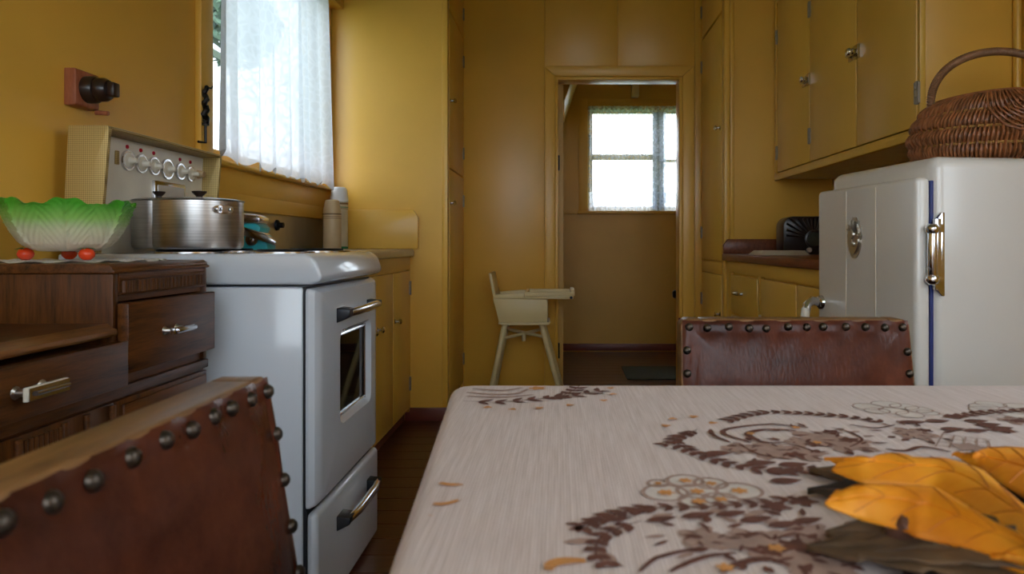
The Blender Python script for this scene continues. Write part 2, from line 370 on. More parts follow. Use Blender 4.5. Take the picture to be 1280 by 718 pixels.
struct('trim_9', MB().box(.02, .15, YF-.012, YF, 1.185, 1.205), 'far_wall_dimmed', .002, label='dado rail beside the far room window')
w2 = window_unit('window_2', 'x', YF, .24, 1.24, 1.215, 2.115, [], -.06, 'far room window with net curtains', 'cream')
part('mullion', MB().box(.815, .905, YF+.012, YF+.062, 1.26, 2.07), 'cream', w2, .003)
part('glazing_bar', MB().box(.285, .815, YF+.02, YF+.055, 1.665, 1.715), 'cream', w2, .003)
part('glazing_bar', MB().box(.905, 1.195, YF+.02, YF+.055, 1.645, 1.67), 'cream', w2, .003)
part('window_stay', MB().tube([(.262, YF-.004, 1.88), (.262, YF-.008, 1.74)], .007, 8), 'black_iron', w2)
struct('trim_10', MB().box(.62, .68, YF-.09, YF-.002, 2.20, 2.365), 'cream', .004, label='short wooden bracket under the far room ceiling')
struct('trim_11', MB().prism([(.02, 1.98), (.02, 2.365), (.165, 2.365), (.155, 2.33), (.035, 1.98)], 5.2, YF-.02, 'y'), 'far_wall_dimmed', .003, label='sloping boxed soffit in the far room corner')

# ------------------------------------------------------------------ outdoors
struct('ground', MB().box(-40, 40, -40, 40, -.75, -.60), 'garden_green', smooth=0, label='green lawn outside the windows')
def tree(x, y, h, r, label):
    t_ = thing('garden_tree', label, 'tree', (x, y, -.6))
    part('trunk', MB().tube([(x, y, -.6), (x+.1, y, h*.35), (x-.05, y+.1, h*.7)], [.16, .12, .06], 8), 'bark', t_)
    lf = MB()
    for i in range(1500):
        d = Vector((random.gauss(0, 1), random.gauss(0, 1), random.gauss(0, .9))).normalized()*r*random.uniform(.55, 1.05)
        c = Vector((x, y, h*.72))+d; a = Vector((random.uniform(-1, 1), random.uniform(-1, 1), random.uniform(-1, 1))).normalized(); b_ = a.orthogonal().normalized()
        s = random.uniform(.10, .2); lf.add([c-a*s, c+b_*s*.5, c+a*s, c-b_*s*.5], [(0, 1, 2, 3)])
    part('foliage', lf, 'foliage', t_, smooth=0, kind='stuff')
tree(-8.3, 18.0, 9.0, 1.1, 'leafy garden tree outside the lace-curtained window')
hs = thing('garden_shed', 'garden shed with yellow barge boards outside the curtained window', 'shed', (-7.6, 12.2, -.6))
part('shed_wall', MB().box(-8.9, -6.35, 11.8, 12.6, -.6, 4.1), 'weatherboard', hs)
part('roof', MB().prism([(-9.5, 4.15), (-7.6, 5.6), (-5.72, 4.15), (-5.85, 4.10), (-7.6, 5.4), (-9.35, 4.10)], 11.7, 12.8, 'y'), 'roof_grey', hs)
part('barge_board', MB().prism([(-9.5, 4.15), (-7.6, 5.6), (-5.72, 4.15), (-5.72, 3.95), (-7.6, 5.4), (-9.5, 3.95)], 11.62, 11.69, 'y'), 'barge_yellow', hs)

# ------------------------------------------------------------------ shared fittings
def hinge_mesh(mat='hinge_steel'):      # leaf hinge on a face looking along -x or +x (thin in x)
    return MB().box(-.004, .004, -.014, .014, -.034, .034).tube([(0, 0, -.036), (0, 0, -.014)], .007, 8).tube([(0, 0, -.011), (0, 0, .011)], .007, 8).tube([(0, 0, .014), (0, 0, .036)], .007, 8).mesh('hinge', mat, .001, 40, 1)
HINGE = hinge_mesh()
def latch_mesh(k=1.45):                      # cupboard catch with finger lever, looks along -x
    mb = MB().box(-.006, .002, -.032, -.004, -.018, .018).box(-.005, .002, .004, .03, -.016, .016)
    mb.tube([(-.010, -.026, 0), (-.016, .0, 0), (-.010, .024, 0)], [.007, .009, .006], 10)
    return mb.lathe([(.0, -.03), (.008, -.028), (.011, -.022), (.006, -.012), (.006, 0)], (0, -.016, 0), 12, (1, 0, 0)).scaled(k).mesh('latch', 'chrome', .001, 40, 1)
LATCH = latch_mesh()
def knob_mesh(sgn, mat='chrome'):
    return MB().lathe([(.012, 0), (.013, .003), (.006, .006), (.005, .016), (.013, .022), (.014, .028), (.009, .033), (0, .034)], (0, 0, 0), 16, (sgn, 0, 0)).mesh('knob', mat, 0, 50)
KNOBL, KNOBR = knob_mesh(-1), knob_mesh(1)

# ------------------------------------------------------------------ left: sink bench, pantry
XC = -.785
sk = thing('sink_cabinet', 'mustard sink cabinet with narrow doors beside the white stove', 'cabinet', (-1.0, 3.0, 0))
part('carcass', MB().box(XL+.002, XC-.02, 2.29, YN-.003, .05, .862), 'cupboard_paint', sk, .002)
part('toe_board', MB().box(XL+.02, XC-.035, 2.29, YN-.003, 0, .05), 'red_trim', sk)
part('face_frame', MB().box(XC-.02, XC-.004, 2.29, YN-.003, .795, .862).box(XC-.02, XC-.004, 2.29, 2.325, .05, .795).box(XC-.02, XC-.004, 3.715, YN-.003, .05, .795), 'cupboard_paint', sk, .0015)
for i, (a, b_) in enumerate(((2.33, 2.62), (2.627, 2.985), (2.992, 3.345), (3.352, 3.71))):
    d = part('door', MB().box(XC-.018, XC, a, b_, .07, .79), 'cupboard_paint', sk, .003)
    hy, ky = (b_+.003, a+.04) if i % 2 == 0 else (a-.004, b_-.04)
    if i == 3: hy, ky = b_+.004, a+.03
    if i == 2: hy, ky = a-.003, a+.06
    shared('knob', KNOBR, d, (XC, ky, .56), local=True)
    for z in (.70, .20): shared('hinge', HINGE, d, (XC+.002, hy, z), local=True)
bench = MB().prism([(XL+.034, .864), (XC+.012, .864), (XC+.016, .87), (XC+.016, .895), (XC+.008, .902), (XL+.034, .902)], 2.285, YN-.003, 'y')
sb = thing('sink_bench', 'steel topped sink bench running from the stove to the pantry', 'worktop', (-1.0, 3.0, .864))
part('bench_top', bench, 'dull_steel', sb, .002)
part('splashback', MB().box(XL+.001, XL+.006, 2.285, YN-.003, .864, 1.054), 'dull_steel', sb)
part('tap_rose', MB().lathe([(.024, 0), (.022, .008), (.012, .014), (.012, .03), (0, .034)], (XL+.006, 3.06, 1.01), 16, (1, 0, 0)), 'black_iron', sb)
up_b = [(XL+.01, .904), (XC+.04, .904), (XC+.04, 1.07), (XC+.015, 1.108), (XL+.01, 1.108)]
part('upstand', MB().prism(up_b, YN-.022, YN-.001, 'y'), 'mustard', sb, .003, label='mustard painted upstand board with a clipped corner')
# pantry
XP = -.592
pn = thing('pantry_cupboard', 'tall mustard pantry cupboard between the sink bench and the back wall', 'cupboard', (-.9, 4.05, 0))
part('side_panel', MB().box(XL+.002, XP-.03, YN, YN+.02, 0, ZC-.001), 'mustard', pn)
part('carcass', MB().box(XL+.002, XP-.02, YN+.021, YB-.001, .06, ZC-.001), 'cupboard_paint', pn)
part('corner_stile', MB().box(XP-.03, XP, YN-.004, YN+.05, 0, ZC-.001), 'mustard', pn, .003)
part('back_stile', MB().box(XP-.018, XP, YB-.03, YB-.001, 0, ZC-.001), 'mustard', pn, .003)
part('plinth', MB().box(XP-.04, XP-.018, YN+.05, YB-.03, 0, .08), 'red_trim', pn)
for k, (z0, z1, kz) in enumerate(((.09, 1.33, 1.15), (1.34, 2.18, 1.70), (2.19, 2.68, 2.3))):
    d = part('door', MB().box(XP-.018, XP+.002, YN+.055, YB-.035, z0, z1), 'cupboard_paint', pn, .003)
    shared('knob', KNOBR, d, (XP+.002, YN+.075, kz), local=True)
    for z in (z0+.14, z1-.14): shared('hinge', HINGE, d, (XP+.003, YB-.033, z), local=True)
struct('baseboard_back', MB().box(XC-.03, XP+.001, YN-.016, YN-.0045, 0, .068), 'red_trim', .003)

# ------------------------------------------------------------------ right: tall cupboard, base cupboard, wall cupboard
XT = .866
tc_ = thing('tall_cupboard', 'tall mustard cupboard with stacked doors right of the doorway', 'cupboard', (1.15, 4.05, 0))
part('carcass', MB().box(XT+.02, XR-.002, YN+.021, YB-.001, .05, ZC-.001), 'cupboard_paint', tc_)
part('side_panel', MB().box(XT+.03, XR-.002, YN, YN+.02, 0, ZC-.001), 'mustard', tc_)
part('corner_stile', MB().box(XT, XT+.03, YN-.004, YN+.055, 0, ZC-.001).box(XT+.03, XT+.05, YN-.012, YN, .93, ZC-.001), 'mustard', tc_, .004)
part('back_stile', MB().box(XT, XT+.018, YB-.03, YB-.023, 0, ZC-.001), 'mustard', tc_, .002)
part('mid_rail', MB().box(XT, XT+.018, YN+.056, YB-.032, .765, .83), 'cupboard_paint', tc_, .002)
for z0, z1, kz in ((.07, .76, .55), (.84, 2.165, 1.555), (2.18, 2.68, 2.35)):
    d = part('door', MB().box(XT-.002, XT+.018, YN+.058, YB-.033, z0, z1), 'cupboard_paint', tc_, .003)
    shared('knob', KNOBL, d, (XT-.002, YN+.085, kz), local=True)
    for z in (z0+.16, z1-.16): shared('hinge', HINGE, d, (XT-.003, YB-.036, z), local=True)
XB = .873; BY0 = 2.33
bc = thing('base_cupboard', 'low mustard cupboard with drawers under the red-brown counter', 'cabinet', (1.15, 3.05, 0))
part('carcass', MB().box(XB+.02, XR-.002, BY0, YN-.0135, .06, .842), 'cupboard_paint', bc)
part('plinth', MB().box(XB+.05, XR-.02, BY0, YN-.0135, 0, .06), 'red_trim', bc)
part('face_frame', MB().box(XB+.004, XB+.02, BY0, YN-.0135, .785, .842).box(XB+.004, XB+.02, 3.645, YN-.0135, .06, .785).box(XB+.004, XB+.02, 3.10, 3.15, .06, .785), 'cupboard_paint', bc, .002)
def pull(o, x, y, z, sgn=-1, ln=.075):
    mb = MB()
    for s in (-1, 1): mb.lathe([(.008, 0), (.005, .006), (.005, .02)], (x, y+s*ln*.38, z), 10, (sgn, 0, 0))
    mb.tube([(x+sgn*.02, y-ln/2, z), (x+sgn*.026, y-ln*.3, z), (x+sgn*.026, y+ln*.3, z), (x+sgn*.02, y+ln/2, z)], [.005, .0075, .0075, .005], 10)
    return sub('handle', mb, 'chrome', o, None)
for z0, z1 in ((.585, .772), (.385, .570), (.10, .37)):
    d = part('drawer', MB().box(XB, XB+.02, 3.157, 3.64, z0, z1), 'cupboard_paint', bc, .003)
    pull(d, XB, 3.45, (z0+z1)/2+.01, -1, .11)
for a, b_, hy in ((2.635, 3.093, 3.097), (2.345, 2.625, 2.34)):
    d = part('door', MB().box(XB, XB+.02, a, b_, .09, .777), 'cupboard_paint', bc, .003)
    for z in (.585, .2): shared('hinge', HINGE, d, (XB-.001, hy, z), local=True)
    shared('knob', KNOBL, d, (XB, a+.03 if hy > b_ else b_-.03, .5), local=True)
ct = thing('timber_counter', 'red-brown timber counter top holding the radio and newspaper', 'worktop', (1.15, 3.05, .843))
part('counter_board', MB().box(XB-.022, XR-.002, BY0, YN-.0135, .843, .878), 'counter_red', ct, .004)
single('counter_upstand', MB().prism([(XB-.018, .8785), (XR-.002, .8785), (XR-.002, .955), (XB+.006, .955), (XB-.018, .925)], YN-.034, YN-.0137, 'y'), 'counter_red', 'red-brown upstand board with clipped corner behind the radio', 'upstand', .003)
# wall cupboard
XU = 1.127; UY0, UY1 = 2.226, YN-.013
uc = thing('wall_cupboard', 'mustard wall cupboard with three tall doors above the fridge', 'cabinet', (1.3, 3.0, 1.262))
part('carcass', MB().box(XU+.02, XR-.001, UY0+.018, UY1, 1.285, ZC-.001), 'cupboard_paint', uc)
part('end_panel', MB().box(XU+.018, XR-.001, UY0, UY0+.017, 1.262, ZC-.001), 'mustard', uc, .002)
part('bottom_board', MB().box(XU+.05, XR-.001, UY0+.018, UY1, 1.272, 1.284), 'ivory', uc)
part('face_frame', MB().box(XU, XU+.018, UY0, UY1, 1.262, 1.297).box(XU, XU+.018, UY1-.03, UY1, 1.297, ZC-.001).box(XU, XU+.018, UY0, UY0+.012, 1.297, ZC-.001).box(XU, XU+.018, UY0+.012, UY1-.03, 2.185, 2.20), 'cupboard_paint', uc, .002)
def udoor(a, b_, z0, z1):
    return part('door', MB().box(XU-.004, XU+.016, a+.0035, b_-.0035, z0, z1), 'cupboard_paint', uc, .003)
ud = [udoor(a, b_, 1.30, 2.18) for a, b_ in ((3.205, 3.68), (2.697, 3.203), (2.24, 2.695))]
for a, b_ in ((3.205, 3.68), (2.697, 3.203), (2.24, 2.695)): udoor(a, b_, 2.205, 2.67)
shared('latch', LATCH, ud[0], (XU-.004, 3.235, 1.672), local=True); shared('latch', LATCH, ud[1], (XU-.004, 2.71, 1.655), local=True)
for d, y, zs in ((ud[0], 3.683, (1.40, 2.0)), (ud[1], 3.200, (1.415, 1.985)), (ud[2], 2.236, (1.405, 2.0))):
    for z in zs: shared('hinge', HINGE, d, (XU-.005, y, z), local=True)
struct('trim_12', MB().tube([(XR-.014, UY0-.012, 1.0), (XR-.014, UY0-.012, ZC-.002)], .012, 12), 'mustard', label='round bead in the corner beside the wall cupboard')

# ------------------------------------------------------------------ fridge
fr = thing('fridge', 'old white enamel fridge with rounded corners and chrome hinge', 'fridge', (.893, 1.70, 0), math.radians(6.6))
FW, FD, FH = .50, .52, 1.142            # local: +x into the wall, +y along the front
body = MB().box(0, FD, 0, FW, .06, FH)
part('body', body, 'fridge_enamel', fr, .03, 40, True, seg=5)
part('plinth', MB().box(.03, FD-.02, .03, FW-.03, 0, .06), 'black_rubber', fr, 0, 40, True)
part('gasket', MB().box(-.005, .004, .005, FW-.006, .12, 1.082), 'blue_gasket', fr, .002, 40, True, label='blue rubber door gasket')
dr = MB(); dw = FW-.004
for a, b_ in ((.004, .155), (.159, .315), (.319, dw)): dr.box(-.0455, -.043, a, b_, .11, 1.09)
dm = part('door', MB().box(-.044, -.0045, .002, dw, .095, 1.09), 'fridge_enamel', fr, .013, 40, True, seg=4)
gr = MB()
for y in (.175, .325): gr.box(-.0455, -.0435, y-.002, y+.002, .13, 1.078)
sub('groove_bead', gr, 'ivory', dm, None, bevel=.0008)
bd = MB()                                # shield badge with scalloped edge
def badge_pt(k, n, s):
    q = 2*PI*k/n; r = 1+.06*math.cos(q*14) if math.sin(q) > -.2 else 1
    yy = .034*math.cos(q)*r*s; zz = (.062*math.sin(q) if math.sin(q) < 0 else .05*math.sin(q))*r*s
    return (yy, zz)
N = 64
bd.prism([badge_pt(k, N, 1) for k in range(N)], -.004, 0, 'x')
bd.prism([badge_pt(k, N, .8) for k in range(N)], -.008, -.004, 'x')
bd.lathe([(0, -.007), (.012, -.005), (.014, 0)], (-.008, .002, .004), 16, (1, 0, 0)).lathe([(0, -.006), (.008, -.004), (.009, 0)], (-.008, -.004, -.022), 14, (1, 0, 0)).box(-.010, -.008, -.026, .026, .0, .004)
for k in range(7):
    q = PI*(.12+.76*k/6); bd.tube([(-.009, .012*math.cos(q), .012*math.sin(q)+.004), (-.009, .03*math.cos(q), .04*math.sin(q)+.004)], .0018, 5)
bo = link('badge', bd.mesh('badge', 'dull_steel', 0, 35), dm, True); bo.location = (-.0445, .275, .952); bo['label'] = 'chrome shield shaped badge'
# hinge on the near edge: leaf on the body, barrel on the door
hg = MB().box(-.004, .012, -.012, -.001, -.085, .085)
hg.prism([(-.004, -.075), (.014, -.1), (.022, -.1), (.022, .1), (.014, .1), (-.004, .075)], -.010, -.0005, 'y')
hg.tube([(-.012, -.012, -.055), (-.012, -.012, .055)], .011, 12)
for s in (-1, 1): hg.lathe([(.014, 0), (.016, .006), (.016, .014), (.01, .022), (0, .024)], (-.012, -.012, s*.05), 14, (0, 0, s)).box(-.012, .012, -.02, -.001, s*.062-.01, s*.062+.01)
ho = link('hinge', hg.mesh('hinge', 'chrome', .0015, 40), fr, True); ho.location = (.0, 0, .905); ho['label'] = 'chrome door hinge'
ho2 = link('hinge', ho.data, fr, True); ho2.location = (.0, 0, .28)
lv = MB().lathe([(.022, 0), (.02, .008), (.012, .014)], (-.044, .47, .752), 16, (-1, 0, 0))
lv.tube([(-.05, .47, .752), (-.075, .47, .758), (-.092, .465, .745), (-.10, .46, .715)], [.013, .014, .013, .011], 12)
h_ = part('handle', lv, 'chrome', fr, 0, 50, True, label='chrome lever handle')
sub('grip', MB().tube([(-.099, .461, .735), (-.106, .455, .70), (-.106, .452, .66)], [.0125, .014, .010], 12), 'ivory', h_, None)

# ------------------------------------------------------------------ stove
SY0, SY1, SX0, SXF = 1.70, 2.27, -1.20, -.58
sv = thing('stove', 'white enamel electric stove with gold-sided control panel', 'stove', (-.86, 1.95, 0))
part('body', MB().box(SX0, -.616, SY0, SY1, .04, .826), 'enamel', sv, .006)
part('plinth', MB().box(SX0+.03, -.65, SY0+.03, SY1-.03, 0, .04), 'black_rubber', sv)
part('cavity', MB().box(-.618, -.6085, SY0+.006, SY1-.006, .05, .826), 'black_rubber', sv)
# hob with rounded front
hp = [(SX0, .832), (-.595, .832), (-.576, .838), (-.568, .850), (-.580, .885), (-.592, .899), (-.612, .906), (SX0, .906)]
part('hob', MB().prism(hp, SY0-.004, SY1+.004, 'y'), 'enamel', sv, .008, 45, seg=3)
# oven door: frame of the door around the glass
def door_slab(z0, z1, hole=None):
    x0, x1 = -.608, SXF
    if not hole: return MB().box(x0, x1, SY0, SY1, z0, z1)
    a, b_, c, d = hole
    mb = MB(); n = 6
    def rr(y0, y1, q0, q1, r):
        out = []
        for cy, cz, s0 in ((y1-r, q1-r, 0), (y0+r, q1-r, 1), (y0+r, q0+r, 2), (y1-r, q0+r, 3)):
            for k in range(n+1): q = PI/2*(s0+k/n); out.append((cy+r*math.cos(q), cz+r*math.sin(q)))
        return out
    ro = rr(SY0, SY1, z0, z1, .012); r1 = rr(SY0+.022, SY1-.022, z0+.015, z1-.015, .012); ri = rr(a-.012, b_+.012, c-.012, d+.012, .03); rj = rr(a, b_, c, d, .02)
    loops = [[(x0, y, z) for y, z in ro], [(x1-.022, y, z) for y, z in ro], [(x1-.009, y, z) for y, z in rr(SY0+.007, SY1-.007, z0+.005, z1-.005, .012)], [(x1-.002, y, z) for y, z in rr(SY0+.022, SY1-.022, z0+.011, z1-.011, .012)], [(x1, y, z) for y, z in rr(SY0+.042, SY1-.042, z0+.018, z1-.018, .012)], [(x1, y, z) for y, z in ri], [(x1-.016, y, z) for y, z in rj], [(x0, y, z) for y, z in rj]]
    m_ = len(ro); vs_ = [p for l in loops for p in l]
    fs = [(i*m_+k, i*m_+(k+1) % m_, (i+1)*m_+(k+1) % m_, (i+1)*m_+k) for i in range(len(loops)-1) for k in range(m_)]
    return mb.add(vs_, fs)
hole = (1.888, 2.172, .462, .690)
od = part('oven_door', door_slab(.292, .822, hole), 'enamel', sv, 0, 28)
sub('glass', MB().box(SXF-.022, SXF-.018, hole[0]-.005, hole[1]+.005, hole[2]-.005, hole[3]+.005), 'oven_glass', od, None, smooth=0)
gb = MB()
for yy, zz in (((hole[0]+.006,)*2, (hole[2], hole[3])), ((hole[1]-.006,)*2, (hole[2], hole[3])), ((hole[0], hole[1]), (hole[2]+.006,)*2), ((hole[0], hole[1]), (hole[3]-.006,)*2)):
    gb.tube([(SXF-.016, yy[0], zz[0]), (SXF-.016, yy[1], zz[1])], .004, 6)
sub('glass_trim', gb, 'chrome', od, None)
part('oven_rack', MB().tube([(-.625, 1.9, .58), (-.625, 2.16, .58)], .004, 6).tube([(-.625, 1.9, .53), (-.625, 2.16, .53)], .004, 6), 'chrome', sv)
wd = part('warming_drawer', MB().box(-.608, SXF, SY0, SY1, .012, .284), 'enamel', sv, .02, 40, seg=4)
def bar(o, z, zt):
    for y in (1.85, 2.18):
        s = 1 if y < 1.9 else -1
        sub('handle_end', MB().prism([(SXF-.002, z-.022), (SXF+.034, z-.004), (SXF+.036, z+.014), (SXF-.002, z+.018)], y-.004, y+.05*s+.004, 'y'), 'black_rubber', o, None, bevel=.003)
    sub('handle_bar', MB().tube([(SXF+.026, 1.87, z+.004), (SXF+.034, 1.93, z+.005), (SXF+.034, 2.10, z+.005), (SXF+.026, 2.16, z+.004)], [.011, .012, .012, .011], 12), 'chrome', o, None)
bar(od, .745, 0); bar(wd, .203, 0)
# back guard
BX = -1.078
prof = [(BX-.115, .9065), (BX-.025, .9065), (BX, 1.206), (BX-.004, 1.214), (BX-.098, 1.214)]
for y0, y1 in ((SY0, SY0+.012), (SY1-.012, SY1)):
    part('guard_side', MB().prism(prof, y0, y1, 'y'), 'gold_mesh', sv, .002)
part('guard_hood', MB().prism([(BX-.095, 1.214), (BX-.004, 1.214), (BX, 1.208), (BX-.002, 1.204), (BX-.0545, 1.202), (BX-.095, 1.202)], SY0+.0125, SY1-.0125, 'y'), 'gold_mesh', sv)
PXT, PXB = BX-.055, BX-.066             # slightly raked panel
part('control_panel', MB().prism([(BX-.095, .9065), (PXB, .9065), (PXT, 1.2015), (BX-.095, 1.2015)], SY0+.0125, SY1-.0125, 'y'), 'ivory', sv, label='cream control panel with printed scale rings')
def px(z): return PXB+(PXT-PXB)*(z-.906)/.269
for i, (u, v, r) in enumerate(((158, 199, .027), (175, 203, .026), (191, 206, .026), (207.5, 210, .030), (224, 213, .025), (237, 216, .024))):
    y = -px(1.14)*F/(CX-u)*1.0; y = abs(px(1.14))*F/(CX-u); z = H+(CY-v)*y/F-.004; x0 = px(z)
    k = part('control_knob', MB().lathe([(r*.97, 0), (r, .003), (r*.97, .007), (r*.72, .007)], (x0, y, z), 28, (1, 0, 0)), 'chrome', sv)
    sub('knob_cap', MB().lathe([(r*.80, .004), (r*.76, .009), (r*.40, .011), (r*.33, .014), (r*.27, .026), (r*.2, .028), (0, .0285)], (x0, y, z), 24, (1, 0, 0)), 'ivory', k, None)
    if i != 3: part('indicator_lamp', MB().lathe([(.0055, 0), (.005, .003), (0, .005)], (px(z+.036), y-.001, z+.036), 12, (1, 0, 0)), 'red_lamp', sv)
y = abs(px(1.13))*F/(CX-247); z = H+(CY-218)*y/F
part('timer_button', MB().lathe([(.013, 0), (.012, .006), (.009, .02), (0, .021)], (px(z), y, z), 16, (1, 0, 0)), 'flask_tan', sv)
for u, v in ((145.5, 197), (255, 220)):
    y = abs(px(1.14))*F/(CX-u); z = H+(CY-v)*y/F
    part('name_plate', MB().box(px(z)-.002, px(z)+.004, y-.007, y+.007, z-.018, z+.018), 'gold_mesh', sv, .002)
yy0, yy1 = abs(px(.97))*F/(CX-188), abs(px(.97))*F/(CX-227)
cp = part('clock_frame', MB().box(px(1.0)-.004, px(1.0)+.012, yy0, yy1, 1.02, 1.108), 'chrome', sv, .004)
sub('clock_glass', MB().box(px(1.0)+.0121, px(1.0)+.0135, yy0+.012, yy1-.012, 1.032, 1.096), 'dull_steel', cp, None)
# coil elements
def coil(x, y, r):
    o = part('drip_ring', MB().lathe([(r+.012, 0), (r+.012, .004), (r, .005), (r-.004, .001)], (x, y, .906), 32), 'chrome', sv)
    pts = []
    for i in range(120):
        q = i/119*8*PI; rr = .014+(r-.022)*i/119; pts.append((x+rr*math.cos(q), y+rr*math.sin(q), .9125))
    sub('coil', MB().tube(pts, .0042, 6), 'black_iron', o, None)
for x, y, r in ((-.955, 1.835, .088), (-.72, 1.84, .07), (-.98, 2.12, .07), (-.72, 2.10, .085)): coil(x, y, r)

# ------------------------------------------------------------------ saucepans
def saucepan(x, y, z, r, h, label, lug=True, knob=.016):
    t_ = thing('saucepan', label, 'saucepan', (x, y, z))
    part('pan', MB().lathe([(0, 0), (r-.008, 0), (r-.002, .004), (r, .012), (r, h-.003), (r+.003, h), (r-.001, h+.001), (r-.003, h-.002), (r-.004, .012), (r-.01, .005), (0, .004)], (x, y, z), 56), 'aluminium', t_)
    ld = part('lid', MB().lathe([(r-.004, h-.002), (r+.001, h+.0015), (r*.9, h+.004), (r*.55, h+.007), (0, h+.008)], (x, y, z), 48), 'aluminium', t_)
    sub('lid_knob', MB().lathe([(knob*.5, h+.006), (knob*.45, h+.012), (knob, h+.021), (knob*1.05, h+.025), (0, h+.027)], (x, y, z), 20), 'bakelite', ld, None)
    if lug:
        d = Vector((math.sin(math.radians(57)), -math.cos(math.radians(57)), 0)); s = Vector((-d.y, d.x, 0)); c = Vector((x, y, z+h-.024))+d*(r+.0005)
        mb = MB(); n = 14; out = []
        for k in range(n): q = 2*PI*k/n; e = Vector((math.cos(q), math.sin(q))); out.append((.026*max(-1, min(1, 1.25*e.x)), .011*e.y))
        fr_ = [c+s*p-d*.002*(abs(p)/.026)**2*1.3+Vector((0, 0, q)) for p, q in out]
        mb.add(fr_+[p+d*.004 for p in fr_], [tuple(range(n))[::-1], tuple(range(n, 2*n))]+[(k, (k+1) % n, n+(k+1) % n, n+k) for k in range(n)])
        for q in (-.017, .017): mb.lathe([(.0045, 0), (.004, .003), (0, .0045)], c+s*q+d*.003, 10, d)
        mb.add([c+s*a+d*b_+Vector((0, 0, e)) for a, b_, e in ((-.011, .003, -.009), (.009, .003, -.009), (.009, .003, .009), (-.011, .003, .009), (-.009, .011, -.008), (.007, .011, -.008), (.007, .011, .008), (-.009, .011, .008))], [(0, 3, 2, 1), (4, 5, 6, 7), (0, 1, 5, 4), (1, 2, 6, 5), (2, 3, 7, 6), (3, 0, 4, 7)])
        part('handle_lug', mb, 'chrome', t_)
ZH = .9168
saucepan(-.918, 1.81, ZH, .104, .122, 'wide aluminium saucepan with riveted handle lug on the stove', True, .017)
saucepan(-1.071, 1.90, ZH, .064, .128, 'narrow aluminium saucepan between the wide saucepan and control panel', False, .015)
saucepan(-1.055, 2.14, ZH, .066, .128, 'aluminium saucepan hidden behind the wide one, only its knob showing', False, .013)

# ------------------------------------------------------------------ tin opener, flasks on the sink bench
to = thing('tin_opener', 'turquoise and chrome kitchen gadget on the bench behind the saucepans', 'kitchen gadget', (-1.08, 2.53, .902))
part('base', MB().prism([(-1.145, .9022), (-1.025, .9022), (-1.025, .935), (-1.045, .965), (-1.145, .985)], 2.49, 2.57, 'y'), 'turquoise', to, .008, seg=3)
part('housing', MB().prism([(-1.15, .986), (-1.055, .967), (-1.045, .985), (-1.06, 1.0), (-1.15, 1.005)], 2.485, 2.575, 'y'), 'turquoise', to, .006)
part('head', MB().prism([(-1.17, 1.006), (-1.05, 1.0), (-1.045, 1.02), (-1.06, 1.032), (-1.17, 1.042)], 2.48, 2.56, 'y'), 'chrome', to, .006, seg=3)
part('lever', MB().prism([(-1.10, .985), (-1.02, .962), (-.985, .938), (-.99, .925), (-1.03, .938), (-1.10, .958)], 2.465, 2.484, 'y').prism([(-1.10, .990), (-1.02, .966), (-1.018, .961), (-1.10, .984)], 2.455, 2.50, 'y'), 'chrome', to, .004)
part('gear', MB().lathe([(.022, 0), (.022, .006), (.008, .007), (.008, .014), (0, .015)], (-1.075, 2.484, .945), 20, (0, -1, 0)), 'chrome', to)
def flask(x, y, prof_body, prof_cup, stripes, mats, label):
    t_ = thing('vacuum_flask', label, 'flask', (x, y, .902))
    part('flask_body', MB().lathe(prof_body, (x, y, .9022), 32), mats[0], t_)
    part('cup', MB().lathe(prof_cup, (x, y, .9022), 32), mats[1], t_)
    for r, z0, z1, mt in stripes: part('band', MB().lathe([(r, z0), (r+.0008, z0+.001), (r+.0008, z1-.001), (r, z1)], (x, y, .9022), 32), mt, t_)
flask(-1.112, 3.47, [(.040, 0), (.043, .004), (.043, .165), (.041, .172)], [(.041, .173), (.043, .178), (.042, .195), (.036, .225), (.033, .238), (.024, .243), (0, .244)],
      [(.0432, .169, .176, 'flask_stripe'), (.0432, .158, .161, 'flask_stripe'), (.0432, .150, .1525, 'flask_stripe')], ('flask_tan', 'flask_tan'), 'short tan vacuum flask with brown bands on the sink bench')
flask(-1.128, 3.635, [(.040, 0), (.043, .004), (.043, .232), (.041, .238)], [(.041, .239), (.045, .243), (.045, .255), (.040, .296), (.036, .310), (.027, .317), (0, .318)],
      [(.0432, .228, .236, 'flask_stripe'), (.0432, .212, .216, 'flask_green'), (.0432, .205, .208, 'flask_stripe'), (.0432, .003, .014, 'flask_green')], ('flask_cream', 'flask_white'), 'tall cream vacuum flask with a white cup behind the tan flask')

# ------------------------------------------------------------------ wall socket with plug
ws = thing('wall_socket', 'wooden block with dark plug on the mustard wall above the stove', 'socket', (XL, 1.80, 1.29))
SZ = 1.32
part('mounting_block', MB().prism([(XL, SZ-.046), (XL+.026, SZ-.046), (XL+.030, SZ-.042), (XL+.030, SZ+.042), (XL+.026, SZ+.046), (XL, SZ+.046)], 1.755, 1.845, 'y'), 'block_wood', ws, .003)
sk_ = part('socket_base', MB().lathe([(.034, 0), (.034, .022), (.031, .026)], (XL+.030, 1.80, SZ), 28, (1, 0, 0)), 'bakelite', ws)
pg = part('plug', MB().lathe([(.029, 0), (.030, .004), (.030, .018), (.024, .028), (.012, .03)], (XL+.057, 1.80, SZ), 28, (1, 0, 0)), 'bakelite', ws)
sub('plug_grip', MB().box(XL+.086, XL+.104, 1.786, 1.814, SZ-.018, SZ+.018), 'bakelite', pg, None, bevel=.004)
part('switch_lever', MB().tube([(XL+.03, 1.83, SZ-.052), (XL+.062, 1.832, SZ-.054)], .006, 8), 'block_wood', ws)

